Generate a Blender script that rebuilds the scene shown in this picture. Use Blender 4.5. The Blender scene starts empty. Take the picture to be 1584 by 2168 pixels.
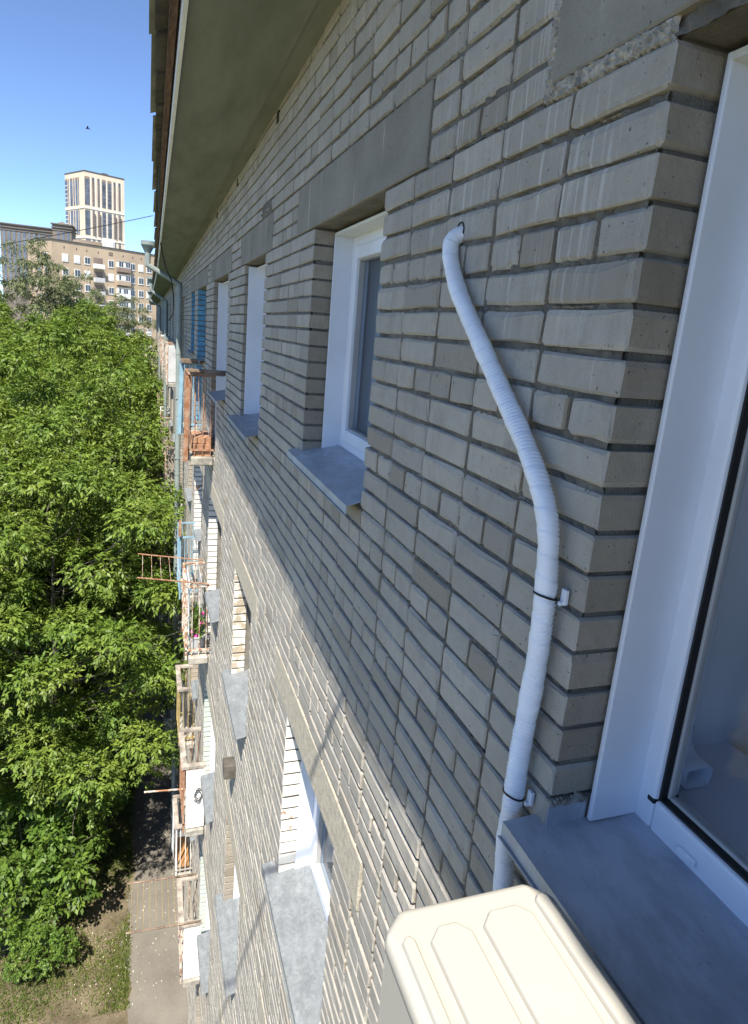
import bpy, math, random
import numpy as np
from mathutils import Matrix, Vector

# ------------------------------------------------------------------ camera
SC = bpy.context.scene
COL = SC.collection
PAN, PIT, ROL, FPX, CAMY = -0.344705547, -0.235924529, -0.0843676787, 1383.28464, 0.746734483
CX, CY, W_PX, H_PX = 792.5, 1044.5, 1584.0, 2168.0

def cam_axes():
    f = np.array([math.cos(PIT)*math.cos(PAN), math.cos(PIT)*math.sin(PAN), math.sin(PIT)])
    r = np.cross(f, [0, 0, 1.0]); r /= np.linalg.norm(r)
    d = np.cross(f, r)
    c, s = math.cos(ROL), math.sin(ROL)
    return c*r + s*d, -s*r + c*d, f

R_, D_, F_ = cam_axes()
cd = bpy.data.cameras.new('camera')
cam = bpy.data.objects.new('camera', cd)
COL.objects.link(cam)
m = Matrix.Identity(4)
for i in range(3):
    m[i][0] = R_[i]; m[i][1] = -D_[i]; m[i][2] = -F_[i]
m[0][3], m[1][3], m[2][3] = 0.0, CAMY, 0.0
cam.matrix_world = m
cd.sensor_fit = 'HORIZONTAL'
cd.sensor_width = 36.0
cd.lens = 36.0*FPX/W_PX
cd.shift_x = (W_PX/2 - CX)/W_PX
cd.shift_y = -(H_PX/2 - CY)/W_PX
cd.clip_start = 0.02
cd.clip_end = 3000
SC.camera = cam

def to_px(p):
    v = np.asarray(p, float) - np.array([0, CAMY, 0])
    z = v @ F_
    return CX + FPX*(v @ R_)/z, CY + FPX*(v @ D_)/z, z

# ------------------------------------------------------------------ light
SUN_EL = math.radians(57.0)
SUN_A = math.radians(66.0)          # from the facade's normal towards the camera's back
sx, sy, sz = -math.sin(SUN_A)*math.cos(SUN_EL), math.cos(SUN_A)*math.cos(SUN_EL), math.sin(SUN_EL)
world = bpy.data.worlds.new('World')
SC.world = world
world.use_nodes = True
wn = world.node_tree
wn.nodes.clear()
sky = wn.nodes.new('ShaderNodeTexSky')
sky.sky_type = 'NISHITA'
sky.sun_disc = False
sky.sun_elevation = SUN_EL
sky.sun_rotation = math.atan2(sx, sy)
sky.altitude = 6800
sky.air_density = 1.0
sky.dust_density = 0.0
sky.ozone_density = 3.0
bg = wn.nodes.new('ShaderNodeBackground')
bg.inputs['Strength'].default_value = 0.15
wo = wn.nodes.new('ShaderNodeOutputWorld')
wn.links.new(sky.outputs[0], bg.inputs[0])
wn.links.new(bg.outputs[0], wo.inputs[0])
sl = bpy.data.lights.new('sun', 'SUN')
sl.energy = 5.0
sl.angle = math.radians(0.53)
sl.color = (1.0, 0.925, 0.80)
sun = bpy.data.objects.new('sun', sl)
COL.objects.link(sun)
sun.location = (-20, 12, 30)
sun.rotation_euler = Vector((-sx, -sy, -sz)).to_track_quat('-Z', 'Y').to_euler()
SC.view_settings.view_transform = 'Standard'
SC.view_settings.look = 'None'
SC.view_settings.exposure = 1.08
SC.view_settings.gamma = 1.0
SC.view_settings.use_curve_mapping = False

# ------------------------------------------------------------------ helpers
rng = random.Random(7)
NR = np.random.default_rng(11)

def tag(o, label=None, cat=None, group=None, kind=None):
    if label: o['label'] = label
    if cat: o['category'] = cat
    if group: o['group'] = group
    if kind: o['kind'] = kind
    return o

def empty(name, loc=(0, 0, 0), parent=None):
    o = bpy.data.objects.new(name, None)
    o.empty_display_size = 0.2
    COL.objects.link(o)
    if parent is not None:
        o.parent = parent
        po = worldpos(parent)
        o.location = (loc[0]-po[0], loc[1]-po[1], loc[2]-po[2])
    else:
        o.location = loc
    return o

def worldpos(o):
    p = Vector(o.location)
    while o.parent is not None:
        o = o.parent
        p = p + Vector(o.location)
    return p

class MB:
    """collects vertices and faces in world coordinates"""
    def __init__(s):
        s.v = []; s.f = []; s.mi = []
    def poly(s, pts, mi=0):
        b = len(s.v); s.v += [tuple(p) for p in pts]; s.f.append(tuple(range(b, b+len(pts)))); s.mi.append(mi)
        return s
    def hexa(s, c, mi=0):
        """8 corners: 0-3 bottom loop, 4-7 top loop"""
        b = len(s.v); s.v += [tuple(p) for p in c]
        for q in ((3, 2, 1, 0), (4, 5, 6, 7), (0, 1, 5, 4), (1, 2, 6, 5), (2, 3, 7, 6), (3, 0, 4, 7)):
            s.f.append(tuple(b+i for i in q)); s.mi.append(mi)
        return s
    def box(s, x0, x1, y0, y1, z0, z1, mi=0):
        return s.hexa([(x0, y0, z0), (x1, y0, z0), (x1, y1, z0), (x0, y1, z0),
                       (x0, y0, z1), (x1, y0, z1), (x1, y1, z1), (x0, y1, z1)], mi)
    def beam(s, a, b, w, h, up=(0, 0, 1), mi=0):
        a = Vector(a); b = Vector(b); d = (b-a).normalized(); up = Vector(up)
        if abs(d.dot(up)) > 0.98: up = Vector((1, 0, 0))
        x = d.cross(up).normalized(); z = x.cross(d).normalized()
        x = x*(w/2); z = z*(h/2)
        return s.hexa([a-x-z, a+x-z, b+x-z, b-x-z, a-x+z, a+x+z, b+x+z, b-x+z], mi)
    def tube(s, pts, r, n=8, cap=True, mi=0):
        pts = [Vector(p) for p in pts]
        rs = r if hasattr(r, '__len__') else [r]*len(pts)
        b = len(s.v); N = len(pts)
        t0 = (pts[1]-pts[0]).normalized()
        u = t0.orthogonal().normalized()
        for i, p in enumerate(pts):
            if i == 0: t = t0
            elif i == N-1: t = (pts[i]-pts[i-1]).normalized()
            else: t = ((pts[i]-pts[i-1]).normalized()+(pts[i+1]-pts[i]).normalized()).normalized()
            u = (u - t*u.dot(t)).normalized()
            w = t.cross(u)
            for k in range(n):
                a = 2*math.pi*k/n
                s.v.append(tuple(p + (u*math.cos(a)+w*math.sin(a))*rs[i]))
        for i in range(N-1):
            for k in range(n):
                k2 = (k+1) % n
                s.f.append((b+i*n+k, b+i*n+k2, b+(i+1)*n+k2, b+(i+1)*n+k)); s.mi.append(mi)
        if cap:
            s.f.append(tuple(b+k for k in reversed(range(n)))); s.mi.append(mi)
            s.f.append(tuple(b+(N-1)*n+k for k in range(n))); s.mi.append(mi)
        return s
    def lathe(s, c, prof, n=16, axis='z', mi=0, cap=True):
        """prof: list of (r, h) along +axis from c"""
        b = len(s.v); c = Vector(c)
        for r, h in prof:
            for k in range(n):
                a = 2*math.pi*k/n; ca, sa = r*math.cos(a), r*math.sin(a)
                if axis == 'z': s.v.append((c.x+ca, c.y+sa, c.z+h))
                elif axis == 'y': s.v.append((c.x+sa, c.y+h, c.z+ca))
                else: s.v.append((c.x+h, c.y+ca, c.z+sa))
        for i in range(len(prof)-1):
            for k in range(n):
                k2 = (k+1) % n
                s.f.append((b+i*n+k, b+i*n+k2, b+(i+1)*n+k2, b+(i+1)*n+k)); s.mi.append(mi)
        if cap:
            s.f.append(tuple(b+k for k in reversed(range(n)))); s.mi.append(mi)
            s.f.append(tuple(b+(len(prof)-1)*n+k for k in range(n))); s.mi.append(mi)
        return s
    def build(s, name, mats, parent=None, loc=None, smooth=False, bevel=0, bseg=2, auto=None):
        if not isinstance(mats, (list, tuple)): mats = [mats]
        if parent is not None: o0 = worldpos(parent)
        elif loc is not None: o0 = Vector(loc)
        else:
            a = np.array(s.v); o0 = Vector(((a[:, 0].min()+a[:, 0].max())/2, (a[:, 1].min()+a[:, 1].max())/2, a[:, 2].min()))
        me = bpy.data.meshes.new(name)
        me.from_pydata([(x-o0.x, y-o0.y, z-o0.z) for x, y, z in s.v], [], s.f)
        for mm in mats: me.materials.append(mm)
        if len(mats) > 1: me.polygons.foreach_set('material_index', s.mi)
        if smooth: me.polygons.foreach_set('use_smooth', [True]*len(me.polygons))
        me.update()
        o = bpy.data.objects.new(name, me)
        COL.objects.link(o)
        if parent is not None: o.parent = parent
        else: o.location = o0
        if bevel:
            bm_ = o.modifiers.new('bevel', 'BEVEL'); bm_.width = bevel; bm_.segments = bseg
            bm_.limit_method = 'ANGLE'; bm_.angle_limit = math.radians(40)
        if auto:
            me.polygons.foreach_set('use_smooth', [True]*len(me.polygons))
            me.set_sharp_from_angle(angle=math.radians(auto))
        return o

def np_mesh(name, verts, nside):
    """verts (N*nside,3): N separate polygons of nside corners"""
    n = len(verts)//nside
    me = bpy.data.meshes.new(name)
    me.vertices.add(len(verts)); me.vertices.foreach_set('co', np.ascontiguousarray(verts, dtype=np.float32).ravel())
    me.loops.add(len(verts)); me.loops.foreach_set('vertex_index', np.arange(len(verts), dtype=np.int32))
    me.polygons.add(n)
    me.polygons.foreach_set('loop_start', np.arange(0, len(verts), nside, dtype=np.int32))
    me.polygons.foreach_set('loop_total', np.full(n, nside, dtype=np.int32))
    me.update(calc_edges=True)
    return me

def put(name, me, parent=None, loc=(0, 0, 0)):
    o = bpy.data.objects.new(name, me)
    COL.objects.link(o)
    if parent is not None:
        o.parent = parent
        p = worldpos(parent)
        o.location = (loc[0]-p.x, loc[1]-p.y, loc[2]-p.z)
    else: o.location = loc
    return o

def copy_tree(o, parent=None):
    c = o.copy(); COL.objects.link(c)
    if parent is not None: c.parent = parent
    for ch in list(o.children): copy_tree(ch, c)
    return c

# ------------------------------------------------------------------ materials
class NT:
    def __init__(s, name):
        s.m = bpy.data.materials.new(name); s.m.use_nodes = True
        s.t = s.m.node_tree; s.t.nodes.clear()
        s.out = s.t.nodes.new('ShaderNodeOutputMaterial')
    def n(s, typ, **kw):
        nd = s.t.nodes.new(typ)
        for k, v in kw.items():
            if k.startswith('i_'): nd.inputs[int(k[2:])].default_value = v
            else: setattr(nd, k, v)
        return nd
    def l(s, a, b): s.t.links.new(a, b)
    def coord(s, scale=(1, 1, 1), kind='Position'):
        if kind == 'Position':
            g = s.n('ShaderNodeNewGeometry'); src = g.outputs['Position']
        else:
            g = s.n('ShaderNodeTexCoord'); src = g.outputs['Object']
        mp = s.n('ShaderNodeMapping'); mp.inputs['Scale'].default_value = scale
        s.l(src, mp.inputs[0]); return mp.outputs[0]
    def noise(s, vec, scale, detail=4, rough=0.6):
        nd = s.n('ShaderNodeTexNoise'); nd.inputs['Scale'].default_value = scale
        nd.inputs['Detail'].default_value = detail; nd.inputs['Roughness'].default_value = rough
        s.l(vec, nd.inputs['Vector']); return nd.outputs['Fac']
    def ramp(s, fac, stops):
        r = s.n('ShaderNodeValToRGB'); e = r.color_ramp.elements
        while len(e) < len(stops): e.new(0.5)
        for k, (p, c) in enumerate(stops):
            e[k].position = p
            e[k].color = (c[0], c[1], c[2], 1) if hasattr(c, '__len__') else (c, c, c, 1)
        s.l(fac, r.inputs[0]); return r.outputs[0]
    def mix(s, fac, a, b, typ='MIX'):
        x = s.n('ShaderNodeMix', data_type='RGBA', blend_type=typ)
        for sock, v in ((x.inputs[0], fac), (x.inputs[6], a), (x.inputs[7], b)):
            if isinstance(v, (int, float)): sock.default_value = v
            elif isinstance(v, (tuple, list)): sock.default_value = (v[0], v[1], v[2], 1)
            else: s.l(v, sock)
        return x.outputs[2]
    def math(s, op, a, b=0.0, clamp=False):
        x = s.n('ShaderNodeMath', operation=op, use_clamp=clamp)
        for sock, v in ((x.inputs[0], a), (x.inputs[1], b)):
            if isinstance(v, (int, float)): sock.default_value = v
            else: s.l(v, sock)
        return x.outputs[0]
    def bump(s, h, strength=0.3, dist=0.01, normal=None):
        b = s.n('ShaderNodeBump'); b.inputs['Strength'].default_value = strength; b.inputs['Distance'].default_value = dist
        s.l(h, b.inputs['Height'])
        if normal is not None: s.l(normal, b.inputs['Normal'])
        return b.outputs[0]
    def bsdf(s, color, rough=0.8, metallic=0.0, normal=None, spec=0.5, **kw):
        b = s.n('ShaderNodeBsdfPrincipled')
        for nm, v in (('Base Color', color), ('Roughness', rough), ('Metallic', metallic), ('Specular IOR Level', spec)):
            if isinstance(v, (int, float)): b.inputs[nm].default_value = v
            elif isinstance(v, (tuple, list)): b.inputs[nm].default_value = (v[0], v[1], v[2], 1)
            else: s.l(v, b.inputs[nm])
        if normal is not None: s.l(normal, b.inputs['Normal'])
        s.l(b.outputs[0], s.out.inputs[0]); return b

def pm(name, c, var=0.12, scale=6.0, rough=0.75, bump=0.2, bscale=60.0, dist=0.004, metallic=0.0, spec=0.4, kind='Position', stretch=(1, 1, 1), c2=None, th=(0.35, 0.65)):
    t = NT(name); v = t.coord(stretch, kind)
    n1 = t.noise(v, scale, 5)
    a = c; b = c2 if c2 else tuple(x*(1-2*var) for x in c)
    if not c2: a = tuple(min(1, x*(1+var)) for x in c)
    col = t.ramp(n1, [(th[0], b), (th[1], a)])
    nb = t.noise(t.coord((1, 1, 1), kind), bscale, 4)
    t.bsdf(col, rough, metallic, t.bump(nb, bump, dist) if bump else None, spec)
    return t.m

def brick_mat(name, base, streaks=True, dark=1.0, wear=0.0):
    t = NT(name)
    v = t.coord()
    oi = t.n('ShaderNodeObjectInfo'); g = t.n('ShaderNodeNewGeometry')
    rnd = t.math('FRACT', t.math('ADD', oi.outputs['Random'], g.outputs['Random Per Island']))
    b0 = tuple(x*dark for x in base)
    tint = t.ramp(rnd, [(0.0, (b0[0]*0.70, b0[1]*0.67, b0[2]*0.62)), (0.12, tuple(x*0.84 for x in b0)), (0.4, tuple(x*0.96 for x in b0)), (0.75, b0), (1.0, (b0[0]*1.14, b0[1]*1.13, b0[2]*1.12))])
    big = t.noise(v, 1.7, 3)
    col = t.mix(t.ramp(big, [(0.35, 0.0), (0.7, 0.45)]), tint, tuple(x*0.66 for x in b0))
    grm = t.noise(t.coord((9, 1, 3)), 1.0, 5, 0.7)
    col = t.mix(t.ramp(grm, [(0.54, 0.0), (0.74, 0.5)]), col, (b0[0]*0.5, b0[1]*0.49, b0[2]*0.46))
    med = t.noise(v, 22, 6, 0.65)
    col = t.mix(t.ramp(med, [(0.42, 0.0), (0.72, 0.42)]), col, (b0[0]*0.66, b0[1]*0.65, b0[2]*0.62))
    fine = t.noise(v, 260, 3, 0.7)
    col = t.mix(t.ramp(fine, [(0.42, 0.0), (0.70, 0.30)]), col, tuple(x*0.62 for x in b0))
    pits = t.noise(v, 95, 2, 0.5)
    pit = t.ramp(pits, [(0.70, 0.0), (0.75, 1.0)])
    col = t.mix(t.math('MULTIPLY', pit, 0.7), col, (0.07, 0.065, 0.06))
    if streaks:
        sv = t.coord((70, 1.0, 2.2))
        s1 = t.noise(sv, 1.0, 3, 0.6)
        patch = t.noise(v, 1.35, 2)
        sp = t.n('ShaderNodeSeparateXYZ'); t.l(g.outputs['Position'], sp.inputs[0])
        hi = t.n('ShaderNodeMapRange'); hi.inputs[1].default_value = -0.35; hi.inputs[2].default_value = 0.35
        t.l(sp.outputs[2], hi.inputs[0])
        msk = t.math('MULTIPLY', t.ramp(s1, [(0.54, 0.0), (0.66, 1.0)]), t.math('MULTIPLY', t.ramp(patch, [(0.44, 0.0), (0.62, 1.0)]), hi.outputs[0]))
        col = t.mix(t.math('MULTIPLY', msk, 0.5), col, (0.62, 0.62, 0.60))
    h = t.math('SUBTRACT', t.math('ADD', t.math('MULTIPLY', med, 0.6), t.math('MULTIPLY', fine, 0.35)), t.math('MULTIPLY', pit, 0.9))
    wav = t.noise(v, 9, 3, 0.5)
    t.bsdf(col, 0.9, 0, t.bump(h, 0.75, 0.007, t.bump(wav, 0.6, 0.02)), 0.25)
    return t.m

def mortar_mat():
    t = NT('mortar'); v = t.coord()
    n1 = t.noise(v, 9, 5); n2 = t.noise(v, 150, 5, 0.75)
    col = t.ramp(n1, [(0.3, (0.15, 0.14, 0.12)), (0.7, (0.30, 0.28, 0.24))])
    col = t.mix(t.ramp(n2, [(0.45, 0.0), (0.7, 0.5)]), col, (0.13, 0.125, 0.11))
    t.bsdf(col, 0.95, 0, t.bump(n2, 0.9, 0.012), 0.2)
    return t.m

def lintel_mat():
    t = NT('lintel_concrete'); v = t.coord()
    a = t.noise(v, 3.0, 6, 0.6); b = t.noise(v, 120, 4, 0.7)
    col = t.ramp(a, [(0.3, (0.20, 0.19, 0.165)), (0.7, (0.30, 0.285, 0.25))])
    col = t.mix(t.ramp(b, [(0.5, 0.0), (0.75, 0.4)]), col, (0.14, 0.13, 0.115))
    s1 = t.noise(t.coord((55, 1, 1.0)), 1.0, 2, 0.5); p = t.noise(v, 2.6, 2)
    m_ = t.math('MULTIPLY', t.ramp(s1, [(0.63, 0.0), (0.68, 1.0)]), t.ramp(p, [(0.45, 0.0), (0.6, 1.0)]))
    col = t.mix(t.math('MULTIPLY', m_, 0.6), col, (0.55, 0.54, 0.50))
    pit = t.ramp(t.noise(v, 75, 2, 0.5), [(0.70, 0.0), (0.74, 1.0)])
    col = t.mix(pit, col, (0.06, 0.055, 0.05))
    t.bsdf(col, 0.92, 0, t.bump(t.math('SUBTRACT', b, pit), 0.5, 0.006), 0.2); return t.m

def far_brick_mat():
    t = NT('far_brickwork')
    g = t.n('ShaderNodeNewGeometry'); sp = t.n('ShaderNodeSeparateXYZ'); t.l(g.outputs['Position'], sp.inputs[0])
    cb = t.n('ShaderNodeCombineXYZ'); t.l(sp.outputs[0], cb.inputs[0]); t.l(sp.outputs[2], cb.inputs[1])
    b = t.n('ShaderNodeTexBrick'); b.offset = 0.0
    b.inputs['Scale'].default_value = 1.0
    b.inputs['Brick Width'].default_value = 0.26; b.inputs['Row Height'].default_value = 0.0784
    b.inputs['Mortar Size'].default_value = 0.006
    b.inputs['Color1'].default_value = (0.41, 0.38, 0.325, 1); b.inputs['Color2'].default_value = (0.34, 0.315, 0.27, 1)
    b.inputs['Mortar'].default_value = (0.17, 0.16, 0.14, 1)
    t.l(cb.outputs[0], b.inputs[0])
    t.bsdf(b.outputs[0], 0.9, 0, None, 0.2)
    return t.m

def metal_mat(name, c, scuff=0.25, rough=0.42, spangle=False):
    t = NT(name); v = t.coord()
    a = t.noise(t.coord((6, 14, 6)), 1.3, 6, 0.65)
    n = t.noise(v, 5, 5, 0.6)
    col = t.ramp(n, [(0.3, tuple(x*0.8 for x in c)), (0.7, tuple(x*1.12 for x in c))])
    col = t.mix(t.math('MULTIPLY', t.ramp(a, [(0.56, 0.0), (0.72, 1.0)]), scuff), col, (0.55, 0.57, 0.60))
    if spangle:
        vo = t.n('ShaderNodeTexVoronoi'); vo.inputs['Scale'].default_value = 70
        t.l(v, vo.inputs['Vector'])
        col = t.mix(0.45, col, t.ramp(vo.outputs['Color'], [(0.0, tuple(x*0.7 for x in c)), (1.0, tuple(min(1, x*1.35) for x in c))]))
    d = t.noise(v, 60, 3)
    col = t.mix(t.ramp(d, [(0.66, 0.0), (0.74, 0.5)]), col, (0.12, 0.12, 0.12))
    sw = t.noise(t.coord((3.5, 7, 1)), 2.4, 8, 0.75)
    col = t.mix(t.ramp(sw, [(0.40, 0.45), (0.56, 0.0)]), col, tuple(x*0.55 for x in c))
    t.bsdf(col, t.ramp(a, [(0.4, rough), (0.75, min(1, rough+0.25))]), 0.15, t.bump(n, 0.12, 0.01), 0.5)
    return t.m

def leaf_mat(name, c, tr):
    t = NT(name)
    g = t.n('ShaderNodeNewGeometry'); oi = t.n('ShaderNodeObjectInfo')
    r = t.math('FRACT', t.math('ADD', g.outputs['Random Per Island'], t.math('MULTIPLY', oi.outputs['Random'], 0.35)))
    k = t.ramp(r, [(0.0, tuple(x*0.55 for x in c)), (0.5, c), (1.0, (c[0]*1.5, c[1]*1.32, c[2]*1.25))])
    bn = t.noise(t.coord((1, 1, 1), 'Object'), 0.9, 3)
    k = t.mix(t.ramp(bn, [(0.38, 0.0), (0.62, 1.0)]), k, (0.72, 0.86, 0.80), 'MULTIPLY')
    k2 = t.mix(1.0, k, tr, 'MULTIPLY')
    d = t.n('ShaderNodeBsdfPrincipled'); d.inputs['Roughness'].default_value = 0.5; d.inputs['Specular IOR Level'].default_value = 0.35
    t.l(k, d.inputs['Base Color'])
    tl = t.n('ShaderNodeBsdfTranslucent'); t.l(k2, tl.inputs[0])
    mx = t.n('ShaderNodeMixShader'); mx.inputs[0].default_value = 0.26
    t.l(d.outputs[0], mx.inputs[1]); t.l(tl.outputs[0], mx.inputs[2]); t.l(mx.outputs[0], t.out.inputs[0])
    return t.m

def glass_mat(name, tint=(0.8, 0.85, 0.9), opac=0.06):
    t = NT(name)
    tr = t.n('ShaderNodeBsdfTransparent'); tr.inputs[0].default_value = (tint[0], tint[1], tint[2], 1)
    gl = t.n('ShaderNodeBsdfGlossy'); gl.inputs['Roughness'].default_value = 0.02
    lw = t.n('ShaderNodeLayerWeight'); lw.inputs[0].default_value = 0.5
    fr = t.math('MULTIPLY', t.math('POWER', lw.outputs['Facing'], 4.0), 0.3)
    mx = t.n('ShaderNodeMixShader')
    t.l(t.math('ADD', fr, opac, True), mx.inputs[0]); t.l(tr.outputs[0], mx.inputs[1]); t.l(gl.outputs[0], mx.inputs[2])
    t.l(mx.outputs[0], t.out.inputs[0]); return t.m

M = {}
M['brick'] = brick_mat('silicate_brick', (0.415, 0.392, 0.350))
M['brick_end'] = brick_mat('brick_end_brown', (0.36, 0.315, 0.255), streaks=True)  # end faces get a darker, browner brick colour than the fronts
M['white_brick'] = pm('whitewashed_brick', (0.70, 0.67, 0.60), c2=(0.42, 0.36, 0.27), scale=8, th=(0.44, 0.52), bump=0.5, bscale=40, dist=0.01)
M['white_brick2'] = pm('whitewashed_brick_clean', (0.66, 0.645, 0.60), c2=(0.34, 0.19, 0.12), scale=7, th=(0.30, 0.36), bump=0.5, bscale=40, dist=0.01)
M['smear'] = pm('pale_mortar_smear', (0.40, 0.375, 0.325), var=0.25, scale=40, rough=0.95, bump=0.8, bscale=120, dist=0.01)
M['blue_brick'] = pm('blue_painted_brick', (0.10, 0.30, 0.48), var=0.15, scale=8, bump=0.4, bscale=50)
M['mint_brick'] = pm('mint_painted_brick', (0.46, 0.53, 0.49), c2=(0.50, 0.46, 0.38), scale=7, th=(0.3, 0.45), bump=0.4, bscale=50)
M['mortar'] = mortar_mat()
M['farbrick'] = far_brick_mat()
M['lintel'] = lintel_mat()
M['concrete'] = pm('old_concrete', (0.34, 0.32, 0.28), var=0.2, scale=7, rough=0.92, bump=0.6, bscale=40, dist=0.01)
M['render'] = pm('sand_render', (0.46, 0.42, 0.34), var=0.12, scale=30, rough=0.95, bump=0.8, bscale=120, dist=0.01)
M['soffit'] = pm('painted_soffit', (0.215, 0.23, 0.195), c2=(0.15, 0.163, 0.132), scale=2.2, th=(0.30, 0.60), rough=0.85, bump=0.35, bscale=14, dist=0.012, stretch=(0.6, 2.6, 1))
M['strip'] = pm('white_flashing', (0.78, 0.80, 0.82), var=0.06, scale=5, rough=0.45, bump=0.1, bscale=20)
M['timber_dark'] = pm('brown_timber', (0.13, 0.075, 0.045), var=0.3, scale=9, rough=0.9, bump=0.4, stretch=(1, 8, 8))
M['sheathing'] = pm('dark_sheathing', (0.11, 0.10, 0.085), var=0.2, scale=8, rough=0.95, bump=0.3)
M['slate'] = pm('asbestos_slate', (0.30, 0.31, 0.26), var=0.18, scale=5, rough=0.9, bump=0.3, bscale=50)
M['pvc'] = pm('white_pvc', (0.70, 0.735, 0.80), var=0.03, scale=3, rough=0.35, bump=0.02, bscale=5, spec=0.5)
M['pvc_old'] = pm('ivory_pvc', (0.70, 0.71, 0.66), var=0.05, scale=3, rough=0.4, bump=0.03, bscale=8)
M['pvc_grey'] = pm('drip_moulding', (0.36, 0.36, 0.36), var=0.06, scale=3, rough=0.5, bump=0.0)
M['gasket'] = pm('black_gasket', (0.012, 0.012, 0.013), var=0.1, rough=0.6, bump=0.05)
M['sill'] = metal_mat('grey_painted_sill', (0.44, 0.48, 0.54), 0.5)
M['sill_new'] = metal_mat('new_grey_sill', (0.34, 0.36, 0.40), 0.1)
M['zinc'] = metal_mat('galvanised_sill', (0.215, 0.235, 0.25), 0.35, 0.6, True)
M['glass'] = glass_mat('window_glass')
M['glass_clear'] = glass_mat('clear_window_glass', (0.96, 0.97, 0.98), 0.02)
M['glass_dark'] = pm('dark_room_glass', (0.035, 0.042, 0.05), var=0.2, scale=0.6, rough=0.06, bump=0.0, spec=0.9)
M['room'] = pm('room_plaster', (0.80, 0.81, 0.82), var=0.04, scale=2, rough=0.9, bump=0.0)
M['curtain'] = pm('net_curtain', (0.66, 0.68, 0.69), var=0.1, scale=5, rough=0.9, bump=0.3, stretch=(20, 20, 0.4))
M['steel_green'] = pm('grey_green_pipe', (0.23, 0.27, 0.26), var=0.08, scale=4, rough=0.5, bump=0.08, bscale=20)
M['black'] = pm('black_cable', (0.015, 0.015, 0.016), var=0.1, rough=0.55, bump=0.0)
M['rust'] = pm('rusty_paint', (0.24, 0.105, 0.05), c2=(0.36, 0.24, 0.17), scale=14, th=(0.35, 0.6), rough=0.85, bump=0.3)
M['rust_white'] = pm('flaking_white_rust', (0.58, 0.53, 0.46), c2=(0.30, 0.15, 0.08), scale=16, th=(0.44, 0.56), rough=0.8, bump=0.3)
M['white_paint'] = pm('white_paint', (0.72, 0.72, 0.70), var=0.06, scale=6, rough=0.6, bump=0.15)
M['blue_paint'] = pm('light_blue_paint', (0.22, 0.36, 0.46), var=0.12, scale=8, rough=0.6, bump=0.15)
M['yellow_paint'] = pm('ochre_paint', (0.34, 0.26, 0.11), var=0.2, scale=8, rough=0.8, bump=0.2)
M['orange'] = pm('orange_plank', (0.36, 0.19, 0.08), var=0.15, scale=6, rough=0.7, bump=0.2)
M['wood'] = pm('weathered_wood', (0.34, 0.30, 0.26), var=0.25, scale=7, rough=0.92, bump=0.5, bscale=60, stretch=(1, 1, 1))
M['wood_brown'] = pm('brown_old_board', (0.22, 0.16, 0.12), var=0.3, scale=9, rough=0.92, bump=0.5)
M['redbrick'] = pm('orange_clay_brick', (0.40, 0.22, 0.13), var=0.2, scale=12, rough=0.9, bump=0.4)
M['cloth'] = pm('white_cloth', (0.74, 0.74, 0.72), var=0.05, scale=4, rough=0.95, bump=0.2, bscale=30)
M['cloth_grey'] = pm('grey_cloth', (0.48, 0.49, 0.50), var=0.1, scale=4, rough=0.95, bump=0.2, bscale=30)
M['pot'] = pm('grey_bucket', (0.42, 0.43, 0.44), var=0.06, rough=0.6, bump=0.05)
M['soil'] = pm('dark_soil', (0.05, 0.04, 0.03), var=0.3, scale=20, rough=1, bump=0.6)
M['ac'] = pm('cream_ac_casing', (0.42, 0.405, 0.36), var=0.02, scale=2, rough=0.38, bump=0.02, bscale=150)
M['grille'] = pm('dark_grille', (0.05, 0.05, 0.05), var=0.1, rough=0.6, bump=0.0)
M['leaf'] = leaf_mat('maple_leaf', (0.146, 0.214, 0.037), (1.35, 1.35, 0.6))
M['leaf_pale'] = leaf_mat('willow_leaf', (0.165, 0.19, 0.095), (1.1, 1.2, 0.8))
M['leaf_dark'] = leaf_mat('shrub_leaf', (0.11, 0.18, 0.03), (1.2, 1.4, 0.7))
M['petal'] = pm('pink_petal', (0.60, 0.05, 0.32), var=0.2, scale=30, rough=0.7, bump=0.0)
M['bark'] = pm('grey_bark', (0.13, 0.115, 0.095), var=0.3, scale=6, rough=0.95, bump=0.7, bscale=30, dist=0.02, kind='Object', stretch=(4, 4, 1))
M['bark_pale'] = pm('pale_bark', (0.42, 0.41, 0.37), var=0.25, scale=6, rough=0.9, bump=0.5, bscale=30, dist=0.02, kind='Object')
M['tan'] = pm('tan_panel_wall', (0.42, 0.335, 0.245), var=0.07, scale=0.25, rough=0.9, bump=0.1, bscale=3)
M['tan2'] = pm('dark_tan_panel', (0.36, 0.29, 0.22), var=0.07, scale=0.25, rough=0.9, bump=0.1, bscale=3)  # deeper tan for the roof hut and some balcony aprons
M['cream'] = pm('cream_tower_cladding', (0.60, 0.51, 0.40), var=0.05, scale=0.1, rough=0.8, bump=0.0)
M['cream_white'] = pm('white_tower_band', (0.68, 0.64, 0.56), var=0.04, scale=0.1, rough=0.8, bump=0.0)
M['tower_glass'] = pm('tower_glazing', (0.115, 0.13, 0.155), var=0.25, scale=0.22, rough=0.12, bump=0.0, spec=0.8)
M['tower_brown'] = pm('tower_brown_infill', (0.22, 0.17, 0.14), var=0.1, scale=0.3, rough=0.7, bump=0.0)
M['greybldg'] = pm('grey_mansion_wall', (0.17, 0.15, 0.13), var=0.1, scale=0.2, rough=0.9, bump=0.0)
M['greytrim'] = pm('grey_cornice', (0.14, 0.125, 0.11), var=0.1, scale=0.2, rough=0.9, bump=0.0)
M['roofing'] = pm('dark_roof_edge', (0.09, 0.085, 0.08), var=0.2, scale=1, rough=0.9, bump=0.0)

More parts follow.
